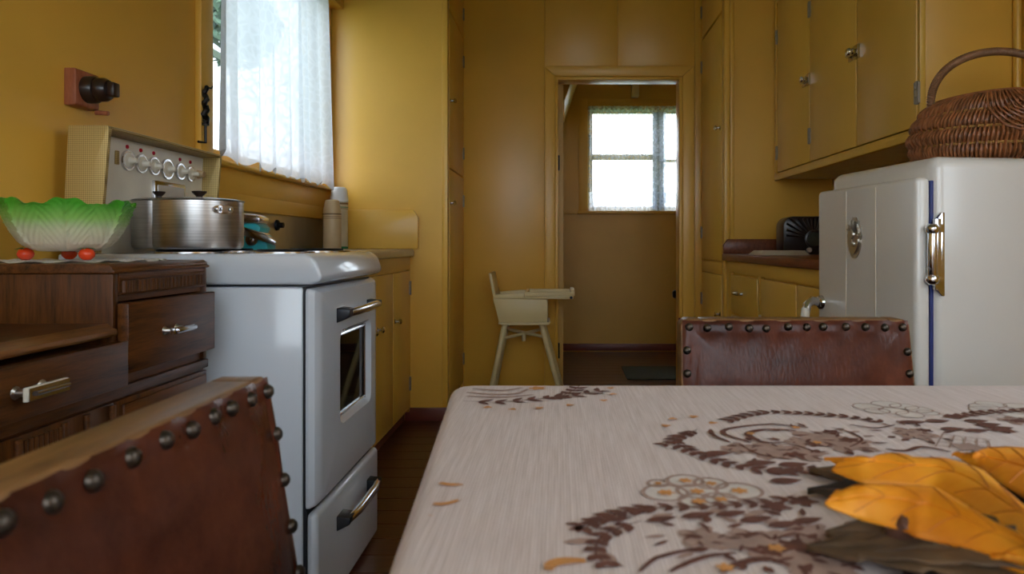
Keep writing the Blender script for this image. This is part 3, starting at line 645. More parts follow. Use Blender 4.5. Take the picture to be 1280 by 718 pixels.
# ------------------------------------------------------------------ lace curtain on the left window
def curtain_fn(u, v):                   # u along the wall, v from hem to top
    fold = math.sin(u*2*PI*8.2+1.2*math.sin(u*9)+.5*v)
    f2 = math.sin(u*2*PI*3.1+2)
    low = (1-v)
    x = XL+.047+.019*fold*(.55+.45*low)+.010*f2+.012*low
    y = 2.40+1.197*u+.010*math.cos(u*2*PI*8.2+1.2*math.sin(u*9))+.045*v*(1-u)-.02*v*u
    hem = 1.243-.03*u**.5*1.2+.012*math.sin(u*2*PI*13)*1+.008*math.sin(u*37)+.012*u*u
    z = hem+(2.163-hem)*v
    return (x, y, z)
cu = MB().grid(curtain_fn, 260, 40)
single('lace_curtain', cu, 'lace_sheer', 'white lace curtain hanging in folds beside the stove', 'curtain', smooth=180)
# net curtains in the far room
fcn = thing('net_curtain', 'sheer net curtain with lace hem on the far room window', 'curtain', (.72, YF-.03, 1.2))
def net(z0, z1, scal, name, mt, x0=.245, x1=1.235):
    def fn(u, v):
        x = x0+(x1-x0)*u
        z = z0+(z1-z0)*v
        if scal and v == 0: z += .014*abs(math.sin(u*PI*11))
        return (x, YF-.035+.008*math.sin(u*2*PI*21+math.sin(u*30)), z)
    part(name, MB().grid(fn, 200, 6), mt, fcn, smooth=180)
net(1.38, 2.075, False, 'net_panel', 'net_sheer'); net(1.195, 1.38, True, 'lace_hem', 'net_lace')
net(2.075, 2.125, False, 'gathered_heading', 'net_lace'); net(1.20, 2.075, False, 'gathered_fold', 'net_lace', .80, .92)
part('curtain_wire', MB().tube([(.24, YF-.03, 2.10), (1.24, YF-.03, 2.10)], .005, 8), 'chrome', fcn)
single('floor_mat', MB().box(.46, 1.2, 4.85, 5.35, 0.0003, .010), 'mat_green', 'dark green mat on the floor of the far room', 'mat', .003)
bcup = thing('broom_cupboard', 'narrow cupboard just inside the far room with a black knob', 'cupboard', (1.1, 4.7, 0))
part('cupboard_body', MB().box(.827, 1.418, 4.50, 4.90, 0, 2.0), 'far_wall_dimmed', bcup, .003)
dd = part('cupboard_door', MB().box(.81, .826, 4.52, 4.88, .08, 1.98), 'far_wall_dimmed', bcup, .003)
sub('cupboard_knob', MB().lathe([(.016, 0), (.012, .006), (.010, .03), (.026, .042), (.028, .055), (.018, .066), (0, .068)], (.81, 4.70, .597), 20, (-1, 0, 0)), 'bakelite', dd, None)

# ------------------------------------------------------------------ high chair
hc = thing('high_chair', 'cream painted child high chair with a tray beside the doorway', 'high chair', (-.2, 4.1, 0))
Y0, Y1 = 3.97, 4.24
side = [(-.373, .622), (-.340, .492), (-.071, .492), (-.071, .620)]
for y in (Y0, Y1-.014): part('side_board', MB().prism(side, y, y+.014, 'y'), 'cream', hc, .002)
part('seat_board', MB().box(-.345, -.060, Y0+.0145, Y1-.0145, .478, .491), 'cream', hc, .003)
part('seat_edge', MB().prism([(-.33, .4775), (-.065, .4775), (-.052, .492), (-.057, .50), (-.066, .4915), (-.33, .4915)], Y0-.006, Y0-.0005, 'y'), 'cream', hc)
part('backrest', MB().prism([(-.373, .624), (-.356, .63), (-.384, .765), (-.398, .768), (-.40, .76)], Y0+.01, Y1-.01, 'y'), 'cream', hc, .003)
part('arm_rail', MB().prism([(-.373, .6225), (-.20, .6225), (-.20, .655), (-.225, .657), (-.36, .645)], Y0-.006, Y0+.020, 'y'), 'cream', hc, .003)
part('arm_rail', MB().prism([(-.373, .6225), (-.20, .6225), (-.20, .655), (-.225, .657), (-.36, .645)], Y1-.020, Y1+.006, 'y'), 'cream', hc, .003)
ty = part('tray', MB().box(-.198, .075, Y0-.006, Y1+.006, .622, .637), 'cream', hc, .003)
rim = MB().prism([(-.198, .6375), (.07, .6375), (.082, .645), (.078, .66), (-.198, .662)], Y0-.010, Y0+.004, 'y').prism([(-.198, .6375), (.07, .6375), (.082, .645), (.078, .66), (-.198, .662)], Y1-.004, Y1+.010, 'y').box(.06, .082, Y0+.0042, Y1-.0042, .6375, .672).box(-.195, -.18, Y0+.0042, Y1-.0042, .6375, .662)
sub('tray_rim', rim, 'cream', ty, None, bevel=.003)
sub('tray_bolt', MB().lathe([(.008, 0), (.008, .006), (0, .007)], (.062, Y0-.006, .63), 12, (0, -1, 0)), 'black_iron', ty, None)
def cleg(tx, ty_, bx_, by_):
    part('leg', MB().tube([(tx, ty_, .478), (bx_, by_, 0)], [.017, .015], 12), 'cream', hc)
cleg(-.310, Y0+.045, -.405, Y0-.02); cleg(-.105, Y0+.045, .03, Y0-.02); cleg(-.310, Y1-.045, -.405, Y1+.03); cleg(-.105, Y1-.045, .03, Y1+.03)
part('brace', MB().tube([(-.327, Y0+.035, .395), (-.09, Y1-.035, .43)], .009, 8), 'cream', hc)
part('brace', MB().tube([(-.327, Y1-.035, .43), (-.085, Y0+.035, .405)], .009, 8).lathe([(.012, 0), (.012, .05), (0, .052)], (-.21, 4.105, .37), 10), 'cream', hc)

# ------------------------------------------------------------------ radio and papers on the counter
rd = thing('radio', 'dark brown bakelite radio with fan shaped louvres on the counter', 'radio', (1.225, 3.43, .878), math.radians(-4))
RWd, RH, RD = .145, .185, .15
n = 10; rp = []
for cx_, cz_, s0 in ((RWd-.05, RH-.05, 0), (-RWd+.05, RH-.05, 1)):
    for k in range(n+1): q = PI/2*(s0+k/n); rp.append((cx_+.05*math.cos(q), cz_+.05*math.sin(q)))
rp = [(-RWd, .0), (RWd, .0)]+rp
part('case', MB().prism(rp, 0, RD, 'y'), 'bakelite', rd, .006, 40, True)
lv_ = MB()
for s in (-1, 1):
    for k in range(9):
        q = math.radians(8+k*11); a = Vector((s*math.cos(q), math.sin(q)))
        r1 = min((RWd-.014)/max(.01, abs(a.x)), (RH-.085)/max(.01, abs(a.y)), .15); r0 = .048
        p0 = Vector((a.x*r0, -.004, .075+a.y*r0)); p1 = Vector((a.x*r1, -.004, .075+a.y*r1))
        lv_.tube([p0, p1], [.0035, .0065], 6)
part('louvre', lv_, 'bakelite', rd, 0, 40, True)
dl = part('dial', MB().lathe([(.044, 0), (.044, .01), (.036, .012), (.034, .006), (0, .006)], (0, 0, .075), 32, (0, -1, 0)), 'bakelite', rd, 0, 40, True)
sub('dial_glass', MB().lathe([(.033, .0065), (0, .009)], (0, 0, .075), 28, (0, -1, 0)), 'mat_green', dl, None)
for x in (-.024, .05): part('knob', MB().lathe([(.012, 0), (.013, .010), (.010, .016), (0, .017)], (x, 0, .022), 18, (0, -1, 0)), 'clear_plastic', rd, 0, 40, True)
nw = thing('newspaper', 'folded cream newspaper lying on the red-brown counter before the radio', 'newspaper', (1.03, 3.35, .878))
for k in range(5):
    part('sheet', MB().box(.905+.006*k, 1.14-.004*k, 3.24+.004*k, 3.42, .8784+.0042*k, .8784+.0042*k+.0036), 'paper', nw, .0008)

# ------------------------------------------------------------------ sideboard (dressing table) on the left
XD, DY0, DYa, DYb, DY1 = -.80, .34, .68, 1.28, 1.62
XW = XL+.012
ds = thing('oak_dresser', 'dark oak dresser with dropped centre and fluted friezes', 'dresser', (-1.0, .98, 0))
part('carcass', MB().box(XW, XD-.012, DY0, DY1, .07, .668), 'oak_z', ds, .002)
part('plinth', MB().box(XW+.01, XD-.03, DY0+.02, DY1-.02, 0, .07), 'oak_y', ds)
part('mid_rail', MB().box(XD-.012, XD, DY0, DY1, .650, .669), 'oak_y', ds, .003)
# right and left raised ends
flute = MB()
for side_ in (0, 1):
    a, b_ = ((DYb, DY1), (DY0, DYa))[side_]
    part('end_case', MB().box(XW, XD-.005, a, a+.016, .669, .876).box(XW, XD-.005, b_-.016, b_, .669, .876).box(XW, XW+.012, a+.016, b_-.016, .669, .876), 'oak_z', ds, .002)
    part('drawer_rail', MB().box(XW+.012, XD-.012, a+.016, b_-.016, .824, .834).box(XW+.012, XD-.012, a+.016, b_-.016, .669, .688), 'oak_y', ds)
    fz = part('frieze', MB().box(XD-.012, XD-.004, a+.016, b_-.016, .834, .876), 'oak_y', ds)
    fm = MB(); n = 20; st_ = (b_-a-.05)/n
    for k in range(n):
        y = a+.025+st_*(k+.5); fm.tube([(XD-.004, y, .840), (XD-.004, y, .862)], st_*.42, 8)
    sub('fluting', fm, 'oak_z', fz, None)
    sub('frieze_bead', MB().tube([(XD-.003, a+.018, .838), (XD-.003, b_-.018, .838)], .003, 6).tube([(XD-.003, a+.018, .866), (XD-.003, b_-.018, .866)], .003, 6), 'oak_y', fz, None)
    tp = [(XW, .876), (XD-.001, .876), (XD+.002, .880), (XD-.004, .884), (XD-.004, .888), (XD-.012, .894), (XW, .894)]
    part('top_board', MB().prism(tp, a-.004, b_+.002, 'y'), 'oak_y', ds, .0015)
    dwr = part('drawer', MB().box(XD-.001, XD+.020, a+.006, b_-.012, .694, .822).box(XW+.05, XD-.001, a+.024, b_-.022, .70, .80), 'oak_y', ds, .002)
    yc = a+.145
    for s in (-1, 1): sub('handle_post', MB().lathe([(.009, 0), (.006, .003), (.004, .02)], (XD+.020, yc+s*.022, .759), 10, (1, 0, 0)), 'dull_steel', dwr, None)
    sub('handle', MB().box(XD+.040, XD+.048, yc-.038, yc+.040, .753, .765).tube([(XD+.049, yc-.03, .759), (XD+.049, yc+.04, .759)], .005, 10), 'chrome', dwr, None, bevel=.001)
# dropped centre
part('centre_shelf', MB().box(XW, XD-.014, DYa+.001, DYb-.001, .768, .786), 'oak_y', ds, .002)
part('shelf_lip', MB().prism([(XD-.016, .764), (XD+.002, .764), (XD+.006, .769), (XD+.004, .776), (XD-.006, .780), (XD-.012, .7865), (XD-.016, .7865)], DYa+.001, DYb-.001, 'y'), 'oak_lip', ds, .001)
cd = part('drawer', MB().box(XD-.001, XD+.020, DYa+.006, DYb+.006, .674, .755).box(XW+.05, XD-.001, DYa+.012, DYb-.012, .68, .75), 'oak_y', ds, .002)
part('centre_back', MB().box(XW, XW+.01, DYa+.001, DYb-.001, .669, .767), 'oak_z', ds)
for yc in (1.045, .86):
    for s in (-1, 1): sub('handle_post', MB().lathe([(.010, 0), (.006, .003), (.0045, .022)], (XD+.020, yc+s*.026, .716), 10, (1, 0, 0)), 'dull_steel', cd, None)
    sub('handle_block', MB().box(XD+.042, XD+.049, yc-.042, yc+.042, .706, .726), 'ivory', cd, None, bevel=.001)
    sub('handle', MB().box(XD+.0492, XD+.051, yc-.040, yc+.042, .707, .725).tube([(XD+.0525, yc-.03, .716), (XD+.0525, yc+.038, .716)], .0035, 10), 'chrome', cd, None)
# lower doors and fluted panels
for a, b_ in ((DYb+.004, DY1-.008), (DY0+.008, DYa-.004)):
    d = part('door', MB().box(XD-.012, XD-.001, a, b_, .085, .645), 'oak_z', ds, .002)
    sub('door_panel', MB().box(XD-.001, XD+.006, a+.012, b_-.012, .10, .637), 'oak_y', d, None, bevel=.003)
part('centre_panel', MB().box(XD-.012, XD-.001, DYa+.002, DYb-.002, .085, .645), 'oak_z', ds, .002)
for y0 in (1.055, .80):
    fm = MB()
    for k in range(8): y = y0+.009+.0105*k; fm.tube([(XD-.001, y, .10), (XD-.001, y, .636)], .0046, 8)
    part('fluting', fm, 'oak_z', ds)
for y in (1.048, 1.146, 1.20, 1.268, .79, .90): part('stile', MB().box(XD-.001, XD+.006, y-.006, y+.006, .09, .642), 'oak_y', ds, .002)

# ------------------------------------------------------------------ cabbage bowl on a doily
BXc, BYc, BZ = -1.003, 1.45, .8942
dy = MB()
def dfn(u, v):
    q = u*2*PI; r = .150*v*(1+(.025*math.cos(q*24) if v > .95 else 0)); return (BXc+r*math.cos(q)*1.2, BYc+r*math.sin(q), BZ+.0022+.0019*math.sin(q*17)*v*v)
dy.grid(dfn, 192, 14, True)
single('lace_doily', dy, 'doily_lace', 'white crocheted doily under the cabbage bowl', 'doily', smooth=180)
bw = thing('cabbage_bowl', 'green and cream cabbage leaf bowl on red tomato feet', 'bowl', (BXc, BYc, BZ+.003))
bpf = [(.0, .018), (.050, .018), (.064, .022), (.080, .032), (.094, .050), (.105, .070), (.113, .089), (.120, .107), (.125, .115)]
def bprof(t_):
    t_ = t_*(len(bpf)-1); i = min(int(t_), len(bpf)-2); f_ = t_-i
    return tuple(bpf[i][k]*(1-f_)+bpf[i+1][k]*f_ for k in (0, 1))
def bowl(inner):
    def fn(u, v):
        q = u*2*PI; r, z = bprof(v)
        NL = 7; ph = (u*NL) % 1-.5                  # seven leaves side by side
        vein = math.exp(-(ph/.035)**2)
        dg = abs(ph)*1.5-v*1.6; vein += .7*math.exp(-(((dg*5.2) % 1-.5)/.10)**2)*max(0, min(1, (v-.2)*6)); vein += .25*math.sin(ph*90+v*30)*math.sin(v*70)
        bulge = .0022*math.cos(ph*2*PI)*min(1, v*2)
        if v > .75: z += .006*math.cos(ph*2*PI)*(v-.75)/.25+.0025*math.cos(q*NL*3)*(v-.75)/.25
        r += (bulge+.0040*vein)*(v > .12)
        if inner: r = max(0, r-.005); z += .004*(1-v)
        return (.95*r*math.cos(q+.35), .95*r*math.sin(q+.35), z)
    return fn
n_ = 224; bm_ = MB().grid(bowl(False), n_, 56, True); o0 = len(bm_.v)-n_; bm_.grid(bowl(True), n_, 28, True); i0 = len(bm_.v)-n_
bm_.f += [(o0+k, o0+(k+1) % n_, i0+(k+1) % n_, i0+k) for k in range(n_)]
part('bowl', bm_, 'cabbage_glaze', bw, 0, 60, True)
for k in range(3):
    x, y = ((-.061, -.034), (.061, -.034), (-.036, .056))[k]
    t_ = part('tomato_foot', MB().lathe([(0, .0), (.007, .0008), (.0135, .007), (.0148, .013), (.012, .020), (.004, .0245), (0, .024)], (x, y, 0), 24), 'tomato_red', bw, 0, 60, True)
    sp = MB()
    for j in range(5):
        a = j*2*PI/5; sp.add([(x, y, .0245), (x+.010*math.cos(a-.3), y+.010*math.sin(a-.3), .0250), (x+.019*math.cos(a), y+.019*math.sin(a), .0215), (x+.010*math.cos(a+.3), y+.010*math.sin(a+.3), .0250)], [(0, 1, 2, 3)])
    sub('sepal', sp, 'leaf_green', t_, None)

# ------------------------------------------------------------------ wicker basket on the fridge
def basket():
    bx, by = 1.189, 1.925; zb = FH+.0012
    t_ = thing('wicker_basket', 'brown wicker basket with arched handle on top of the fridge', 'basket', (bx, by, zb))
    A, B, Hh = .240, .150, .168
    pr = [(0, .86), (.06, .93), (.2, .985), (.37, 1.0), (.55, .97), (.72, .92), (.86, .85), (1, .74)]
    def rad(h):
        for (h0, r0), (h1, r1) in zip(pr, pr[1:]):
            if h <= h1: return r0+(r1-r0)*(h-h0)/(h1-h0)
        return pr[-1][1]
    NLB = 4
    def surf(q, h, off=0):               # q around, h 0..1 upwards; bulging lobes between the ribs
        lob = .013*abs(math.sin(PI*NLB*h))**.7
        k = rad(h); c, s_ = math.cos(q), math.sin(q)
        top = Hh*(1+.10*abs(s_)**2*h)     # sides rise a little under the handle
        return Vector((bx+(A*k-.012+lob+off)*c, by+(B*k-.012+lob+off)*s_, zb+.0035+top*h*.97))
    wv_ = MB(); NW = 132
    for i in range(NW):
        q = 2*PI*i/NW; sl = .16*math.sin(2*q)
        wv_.tube([surf(q+sl*(h/30-.4), h/30, .0028*math.cos(PI*NLB*h/30+PI*(i % 2))) for h in range(31)], .0036, 5)
    part('weave', wv_, 'wicker', t_, 0, 60, kind='stuff')
    part('lining', MB().grid(lambda u, v: surf(2*PI*u, v, -.009), 64, 16, True), 'wicker', t_, 0, 60)
    part('bottom', MB().add([surf(2*PI*k/48, 0, -.008) for k in range(48)], [tuple(range(48))]), 'wicker', t_, 0, 0)
    for j in range(NLB+1):
        part('rib', MB().tube([surf(2*PI*k/72, j/NLB, .001 if j < NLB else .003) for k in range(72)], .0042 if j < NLB else .0065, 6, True), 'wicker_light' if 0 < j < NLB else 'wicker', t_)
    for sg in (-1, 1):                    # fan of finer light weaving on each long side
        gd = MB()
        for k in range(11):
            r_ = .05+.05*k
            gd.tube([surf(sg*PI/2+r_*math.cos(PI*j/28)*.95, max(.03, 1-r_*1.12*math.sin(PI*j/28)), .006) for j in range(29)], .0030, 5)
        part('side_fan', gd, 'wicker', t_, 0, 60, kind='stuff')
    HR = .186; hpnt = []
    for k in range(49):
        q = PI*k/48; hpnt.append(Vector((bx-HR*math.cos(q), by, zb+Hh-.012+.152*math.sin(q)**.85)))
    hd = part('handle', MB().tube(hpnt, .0085, 10), 'wicker_handle', t_)
    wp = MB(); pts = []; NT = 95
    for k in range(NT*8):
        f_ = k/(NT*8-1)*48; i = min(47, int(f_)); p = hpnt[i].lerp(hpnt[i+1], f_-i); tg = (hpnt[i+1]-hpnt[i]).normalized()
        s2 = Vector((0, 1, 0)); s1 = tg.cross(s2); q = 2*PI*k/8; pts.append(p+(s1*math.cos(q)+s2*math.sin(q))*.0092)
    wp.tube(pts, .0026, 4); sub('handle_wrap', wp, 'wicker_handle', hd, None, smooth=60)
basket()

# ------------------------------------------------------------------ chairs
NAIL = MB().lathe([(.0072, 0), (.0068, .0025), (.0045, .005), (0, .006)], (0, 0, 0), 14, (0, 1, 0)).mesh('nail', 'nail_brass', 0, 60)
def chair(label, loc, rz, ntop, nside):
    t_ = thing('dining_chair', label, 'chair', loc, rz, None)
    ZT, ZS = .80, .50; tilt = .155
    def by(z): return -(z-.45)*tilt                 # front plane of the back, local
    hw = lambda z: .203-.02*(z-.5)                  # half width
    # frame slab behind the leather
    fr_ = MB()
    z0, z1 = ZS, ZT
    for s in (-1, 1):
        fr_.add([(s*x, by(z)+d, z) for z in (z0, z1-.008, z1) for x, d in ((hw(z)-.0-(.010 if z == z1 else 0), -.004), (hw(z)-(.010 if z == z1 else 0), -.046), (hw(z)-.035, -.046), (hw(z)-.035, -.004))],
                [(0, 1, 2, 3), (8, 9, 10, 11)]+[(4*i+k, 4*i+(k+1) % 4, 4*i+4+(k+1) % 4, 4*i+4+k) for i in (0, 1) for k in range(4)])
    fr_.add([(x, by(z)+d, z) for x in (-hw(ZT)+.035, hw(ZT)-.035) for z, d in ((ZT-.05, -.004), (ZT, -.004), (ZT, -.046), (ZT-.05, -.046))], [(0, 1, 2, 3), (4, 7, 6, 5)]+[(k, (k+1) % 4, 4+(k+1) % 4, 4+k) for k in range(4)])
    fr_.add([(x, by(z)+d, z) for x in (-hw(ZS)+.035, hw(ZS)-.035) for z, d in ((ZS, -.004), (ZS+.05, -.004), (ZS+.05, -.046), (ZS, -.046))], [(0, 1, 2, 3), (4, 7, 6, 5)]+[(k, (k+1) % 4, 4+(k+1) % 4, 4+k) for k in range(4)])
    part('back_frame', fr_, 'chair_wood', t_, .003, 40, True)
    def pad(front):
        def fn(u, v):
            z = ZS+.004+(ZT-ZS-.006)*v; h_ = hw(z)-.003
            x = (u*2-1)*h_
            ed = min(u, 1-u)*2*h_; ev = min(v, 1-v)*(ZT-ZS); e = min(ed, ev)
            puff = .010*(1-math.exp(-max(0, e-.018)/.03))+.003*min(1, e/.006)
            puff += .0012*math.sin(u*38+v*9)*math.exp(-max(0, e-.02)/.02)
            if front: return (x, by(z)-.004+puff, z)
            return (x, by(z)-.046-puff*.5, z)
        return fn
    nu, nv = 96, 64
    part('back_leather', MB().grid(pad(True), nu, nv), 'leather', t_, 0, 60, True, label='worn brown leather back panel')
    part('rear_leather', MB().grid(pad(False), 48, 32), 'leather', t_, 0, 60, True)
    rx = math.atan(-tilt)
    for k in range(ntop):
        x = (-1+2*k/(ntop-1))*(hw(ZT)-.014)+(random.uniform(-.004, .004) if 0 < k < ntop-1 else 0); z = ZT-.014+random.uniform(-.0015, .0015)
        shared('nail', NAIL, t_, (x, by(z)-.001, z), (-rx, 0, 0), True)
    for s in (-1, 1):
        for k in range(1, nside):
            z = ZT-.014-k*(ZT-ZS-.03)/(nside-1)+random.uniform(-.002, .002)
            shared('nail', NAIL, t_, (s*(hw(z)-.010), by(z)-.001, z), (-rx, 0, 0), True)
    # legs, seat
    for s in (-1, 1):
        part('leg', MB().add([(s*x, yy, z) for z, yo in ((0, -.045), (.43, 0), (ZS, by(ZS))) for x, yy in ((hw(.5), yo-.004), (hw(.5), yo-.046), (hw(.5)-.035, yo-.046), (hw(.5)-.035, yo-.004))],
             [(0, 1, 2, 3), (8, 9, 10, 11)]+[(4*i+k, 4*i+(k+1) % 4, 4*i+4+(k+1) % 4, 4*i+4+k) for i in (0, 1) for k in range(4)]), 'chair_wood', t_, .003, 40, True)
        a, b_ = sorted((s*.195, s*.155)); part('leg', MB().box(a, b_, .365, .405, 0, .40), 'chair_wood', t_, .003, 40, True)
        a, b_ = sorted((s*.188, s*.168)); part('seat_rail', MB().box(a, b_, .0, .364, .35, .40), 'chair_wood', t_, .002, 40, True)
    part('front_rail', MB().box(-.154, .154, .375, .397, .35, .40), 'chair_wood', t_, .002, 40, True)
    part('stretcher', MB().box(-.185, .185, .17, .19, .16, .185), 'chair_wood', t_, .002, 40, True)
    for s in (-1, 1): part('side_stretcher', MB().box(*sorted((s*.186, s*.166)), -.01, .365, .16, .185), 'chair_wood', t_, .002, 40, True)
    def seatf(u, v):
        x = (u*2-1)*.198; y = .0+.415*v; e = min(min(u, 1-u)*.396, min(v, 1-v)*.415)
        return (x, y, .425+.03*(1-math.exp(-e/.03)))
    part('seat', MB().box(-.198, .198, 0, .415, .4005, .424).grid(seatf, 24, 24), 'leather', t_, 0, 50, True)
    return t_
# back panels reach y (or x) of the photograph at their top edge
off = (.80-.45)*.155
chair('brown leather dining chair tucked under the long table side, by the dresser', (-.2875+off, .512, 0), -PI/2, 11, 7)
chair('brown leather dining chair at the table end, in front of the fridge', (.405, 1.222-off, 0), PI, 12, 8)

# ------------------------------------------------------------------ table and cloth
tb = thing('dining_table', 'dining table hidden beneath the brown patterned cloth', 'table', (.41, .36, 0))
TYF, TYN = 1.012, -.30
part('table_top', MB().box(-.02, .84, TYN+.01, TYF-.012, .70, TT-.004), 'chair_wood', tb, .004)
part('apron', MB().box(-.02, .84, TYN+.1, TYN+.12, .61, .70).box(-.02, .84, TYF-.12, TYF-.1, .61, .70).box(-.02, 0, TYN+.12, TYF-.12, .61, .70).box(.82, .84, TYN+.12, TYF-.12, .61, .70), 'chair_wood', tb)
for x, y in ((.005, TYN+.13), (.815, TYN+.13), (.005, TYF-.13), (.815, TYF-.13)):
    part('leg', MB().lathe([(.018, 0), (.022, .02), (.02, .06), (.028, .40), (.03, .60), (.03, .699)], (x, y, 0), 16), 'chair_wood', tb)
# cloth: rounded rectangle outline, top flat, edge rolling over into a short drop
def outline(k, n, grow):
    # slightly narrower towards the camera, as the cloth hangs
    xl = lambda y: -.147+.10*(TYF-y)/1.31
    xr = lambda y: .967-.115*(TYF-y)/1.31
    per = [((xl(TYF), TYF), (0, 1)), ((xr(TYF), TYF), (1, 1)), ((xr(TYN), TYN), (1, 0)), ((xl(TYN), TYN), (0, 0))]
    r = .028; pts = []
    cs_ = [(xl(TYF)+r, TYF-r, PI), (xr(TYF)-r, TYF-r, PI/2), (xr(TYN)-r, TYN+r, 0), (xl(TYN)+r, TYN+r, -PI/2)]
    for (cx_, cy_, a0) in cs_:
        for j in range(9): a = a0-PI/2*j/8; pts.append((cx_+(r+grow)*math.cos(a), cy_+(r+grow)*math.sin(a)))
        pts.append(None)
    out = []
    m_ = [p for p in pts if p]
    # densify straight runs
    res = []
    for i in range(len(m_)):
        a, b_ = Vector(m_[i]), Vector(m_[(i+1) % len(m_)]); d = (b_-a).length; s = max(1, int(d/.02))
        for q in range(s): res.append(tuple(a.lerp(b_, q/s)))
    return res
def densify_fixed(grow):
    base = outline(0, 0, 0); c = []
    m_ = len(base)
    for i in range(m_):
        a, b_ = Vector(base[i-1]), Vector(base[(i+1) % m_]); tn = (b_-a).normalized(); nrm = Vector((-tn.y, tn.x)); c.append((base[i][0]+nrm.x*grow, base[i][1]+nrm.y*grow))
    return c
rings = [(-.012, 0), (-.006, -.0008), (-.001, -.0035), (.003, -.008), (.005, -.016), (.005, -.05), (.005, -.11), (.005, -.17)]
cl = MB(); loops = []
for gi, (g, dz) in enumerate(rings):
    pp = densify_fixed(g); lp = []
    for i, (x, y) in enumerate(pp):
        wob = (.007*math.sin(i*.42)+.005*math.sin(i*.17)-.010)*max(0, (-dz-.02)/.15)
        b0 = densify_fixed(g+wob)[i] if False else None
        lp.append((x, y, TT+dz, wob))
    loops.append(lp)
nv_ = len(loops[0])
for gi, lp in enumerate(loops):
    for i in range(nv_):
        a, b_ = Vector(lp[i-1][:2]), Vector(lp[(i+1) % nv_][:2]); tn = (b_-a).normalized(); wv2 = lp[i][3]
        cl.v.append((lp[i][0]-tn.y*wv2, lp[i][1]+tn.x*wv2, lp[i][2]))
cl.f = [(g*nv_+i, g*nv_+(i+1) % nv_, (g+1)*nv_+(i+1) % nv_, (g+1)*nv_+i) for g in range(len(rings)-1) for i in range(nv_)]
cl.f.append(tuple(range(nv_)))
tcl = thing('tablecloth', 'beige woven tablecloth printed with brown leaves and orange flowers', 'tablecloth', (.41, .36, TT))
part('cloth', cl, 'cloth', tcl, 0, 60)

# printed pattern: flat shapes a hair above the cloth
PR = {'brown': MB(), 'taupe': MB(), 'orange': MB(), 'white': MB()}
LZ = {'white': .0002, 'taupe': .0006, 'brown': .0010, 'orange': .0014}
ctr = .47; POLYN = [0]
def poly(col, pts):
    for mir in (False, True):
        q = [((2*ctr-x) if mir else x, y) for x, y in pts]
        if any(not (-.1345+.10*(TYF-y)/1.31 < x < .95-.115*(TYF-y)/1.31) or not (-.28 < y < 1.0) for x, y in q): continue
        if mir and min(x for x, y in q) < ctr+.02: continue
        mb = PR[col]; o = len(mb.v); POLYN[0] += 1; mb.v += [(x, y, TT+LZ[col]+(POLYN[0] % 37)*1.0e-5) for x, y in q]; mb.f.append(tuple(range(o, o+len(q))))
def leaf2(col, p, ang, ln, wd, n=7):
    p = Vector(p); a = Vector((math.cos(ang), math.sin(ang))); b_ = Vector((-a.y, a.x)); up_, dn = [], []
    for k in range(n+1):
        f_ = k/n; w_ = wd*math.sin(PI*f_**.8); up_.append(p+a*ln*f_+b_*w_); dn.append(p+a*ln*f_-b_*w_)
    poly(col, [tuple(q) for q in up_[:-1]+dn[::-1][:-1]])
def strip(col, pts, wd):
    pts = [Vector(p) for p in pts]; L_, R_ = [], []
    for i, p in enumerate(pts):
        t_ = (pts[min(i+1, len(pts)-1)]-pts[max(i-1, 0)]).normalized(); nrm = Vector((-t_.y, t_.x)); w_ = wd*(.45+.55*math.sin(PI*(i+.5)/len(pts)))
        L_.append(p+nrm*w_); R_.append(p-nrm*w_)
    for i in range(len(pts)-1): poly(col, [tuple(L_[i]), tuple(L_[i+1]), tuple(R_[i+1]), tuple(R_[i])])
def smooth_path(px_, n=8):
    p = [Vector(T(*q)) for q in px_]; out = []
    for i in range(len(p)-1):
        a, b_, c, d = p[max(i-1, 0)], p[i], p[i+1], p[min(i+2, len(p)-1)]
        for k in range(n):
            t_ = k/n; out.append(.5*((2*b_)+(c-a)*t_+(2*a-5*b_+4*c-d)*t_*t_+(3*b_-a-3*c+d)*t_**3))
    return out+[p[-1]]
def vine(px_, ln, wd, col='brown', step=.014, both=True, stem=.0010):
    pth = smooth_path(px_, 16); strip(col, pth, stem); acc = 0; s = 1
    for i in range(1, len(pth)):
        acc += (pth[i]-pth[i-1]).length
        if acc > step:
            acc = 0; t_ = pth[i]-pth[i-1]; a = math.atan2(t_.y, t_.x)
            for sg in ((1, -1) if both else (s,)): leaf2(col, pth[i], a+sg*.75, ln*random.uniform(.8, 1.15), wd)
            s = -s
def Z2(x, y): return (800+.375*x, 480+.375*y)
def Z1(x, y): return (480+.3454*x, 470+.3454*y)
def blob(col, c, r, petals=5, sq=1):
    c = Vector(c); n = 48; ph = random.uniform(0, 6.28); pts = []
    for k in range(n):
        q = 2*PI*k/n; rr = r*(.86+.20*math.cos(petals*q+ph)+.07*math.cos(11*q+2*ph)+.05*math.cos(17*q-ph)); pts.append((c.x+rr*math.cos(q), c.y+sq*rr*math.sin(q)))
    poly(col, pts)
    if r > .016 and col == 'taupe':
        for k in range(6):
            q = ph+k*1.05; leaf2('brown', (c.x+r*.45*math.cos(q), c.y+r*.45*math.sin(q)), q+.9, r*.5, r*.06)
def ring(c, r, w_=.0034, col='taupe', fill='white', core='orange'):
    c = Vector(c); n = 22; e = [Vector((math.cos(2*PI*k/n), math.sin(2*PI*k/n))) for k in range(n)]
    if fill: poly(fill, [tuple(c+q*r) for q in e])
    for k in range(n): poly(col, [tuple(c+e[k]*r), tuple(c+e[(k+1) % n]*r), tuple(c+e[(k+1) % n]*(r-w_)), tuple(c+e[k]*(r-w_))])
    if core: blob(core, c+Vector((0, -.002)), r*.36, 6)
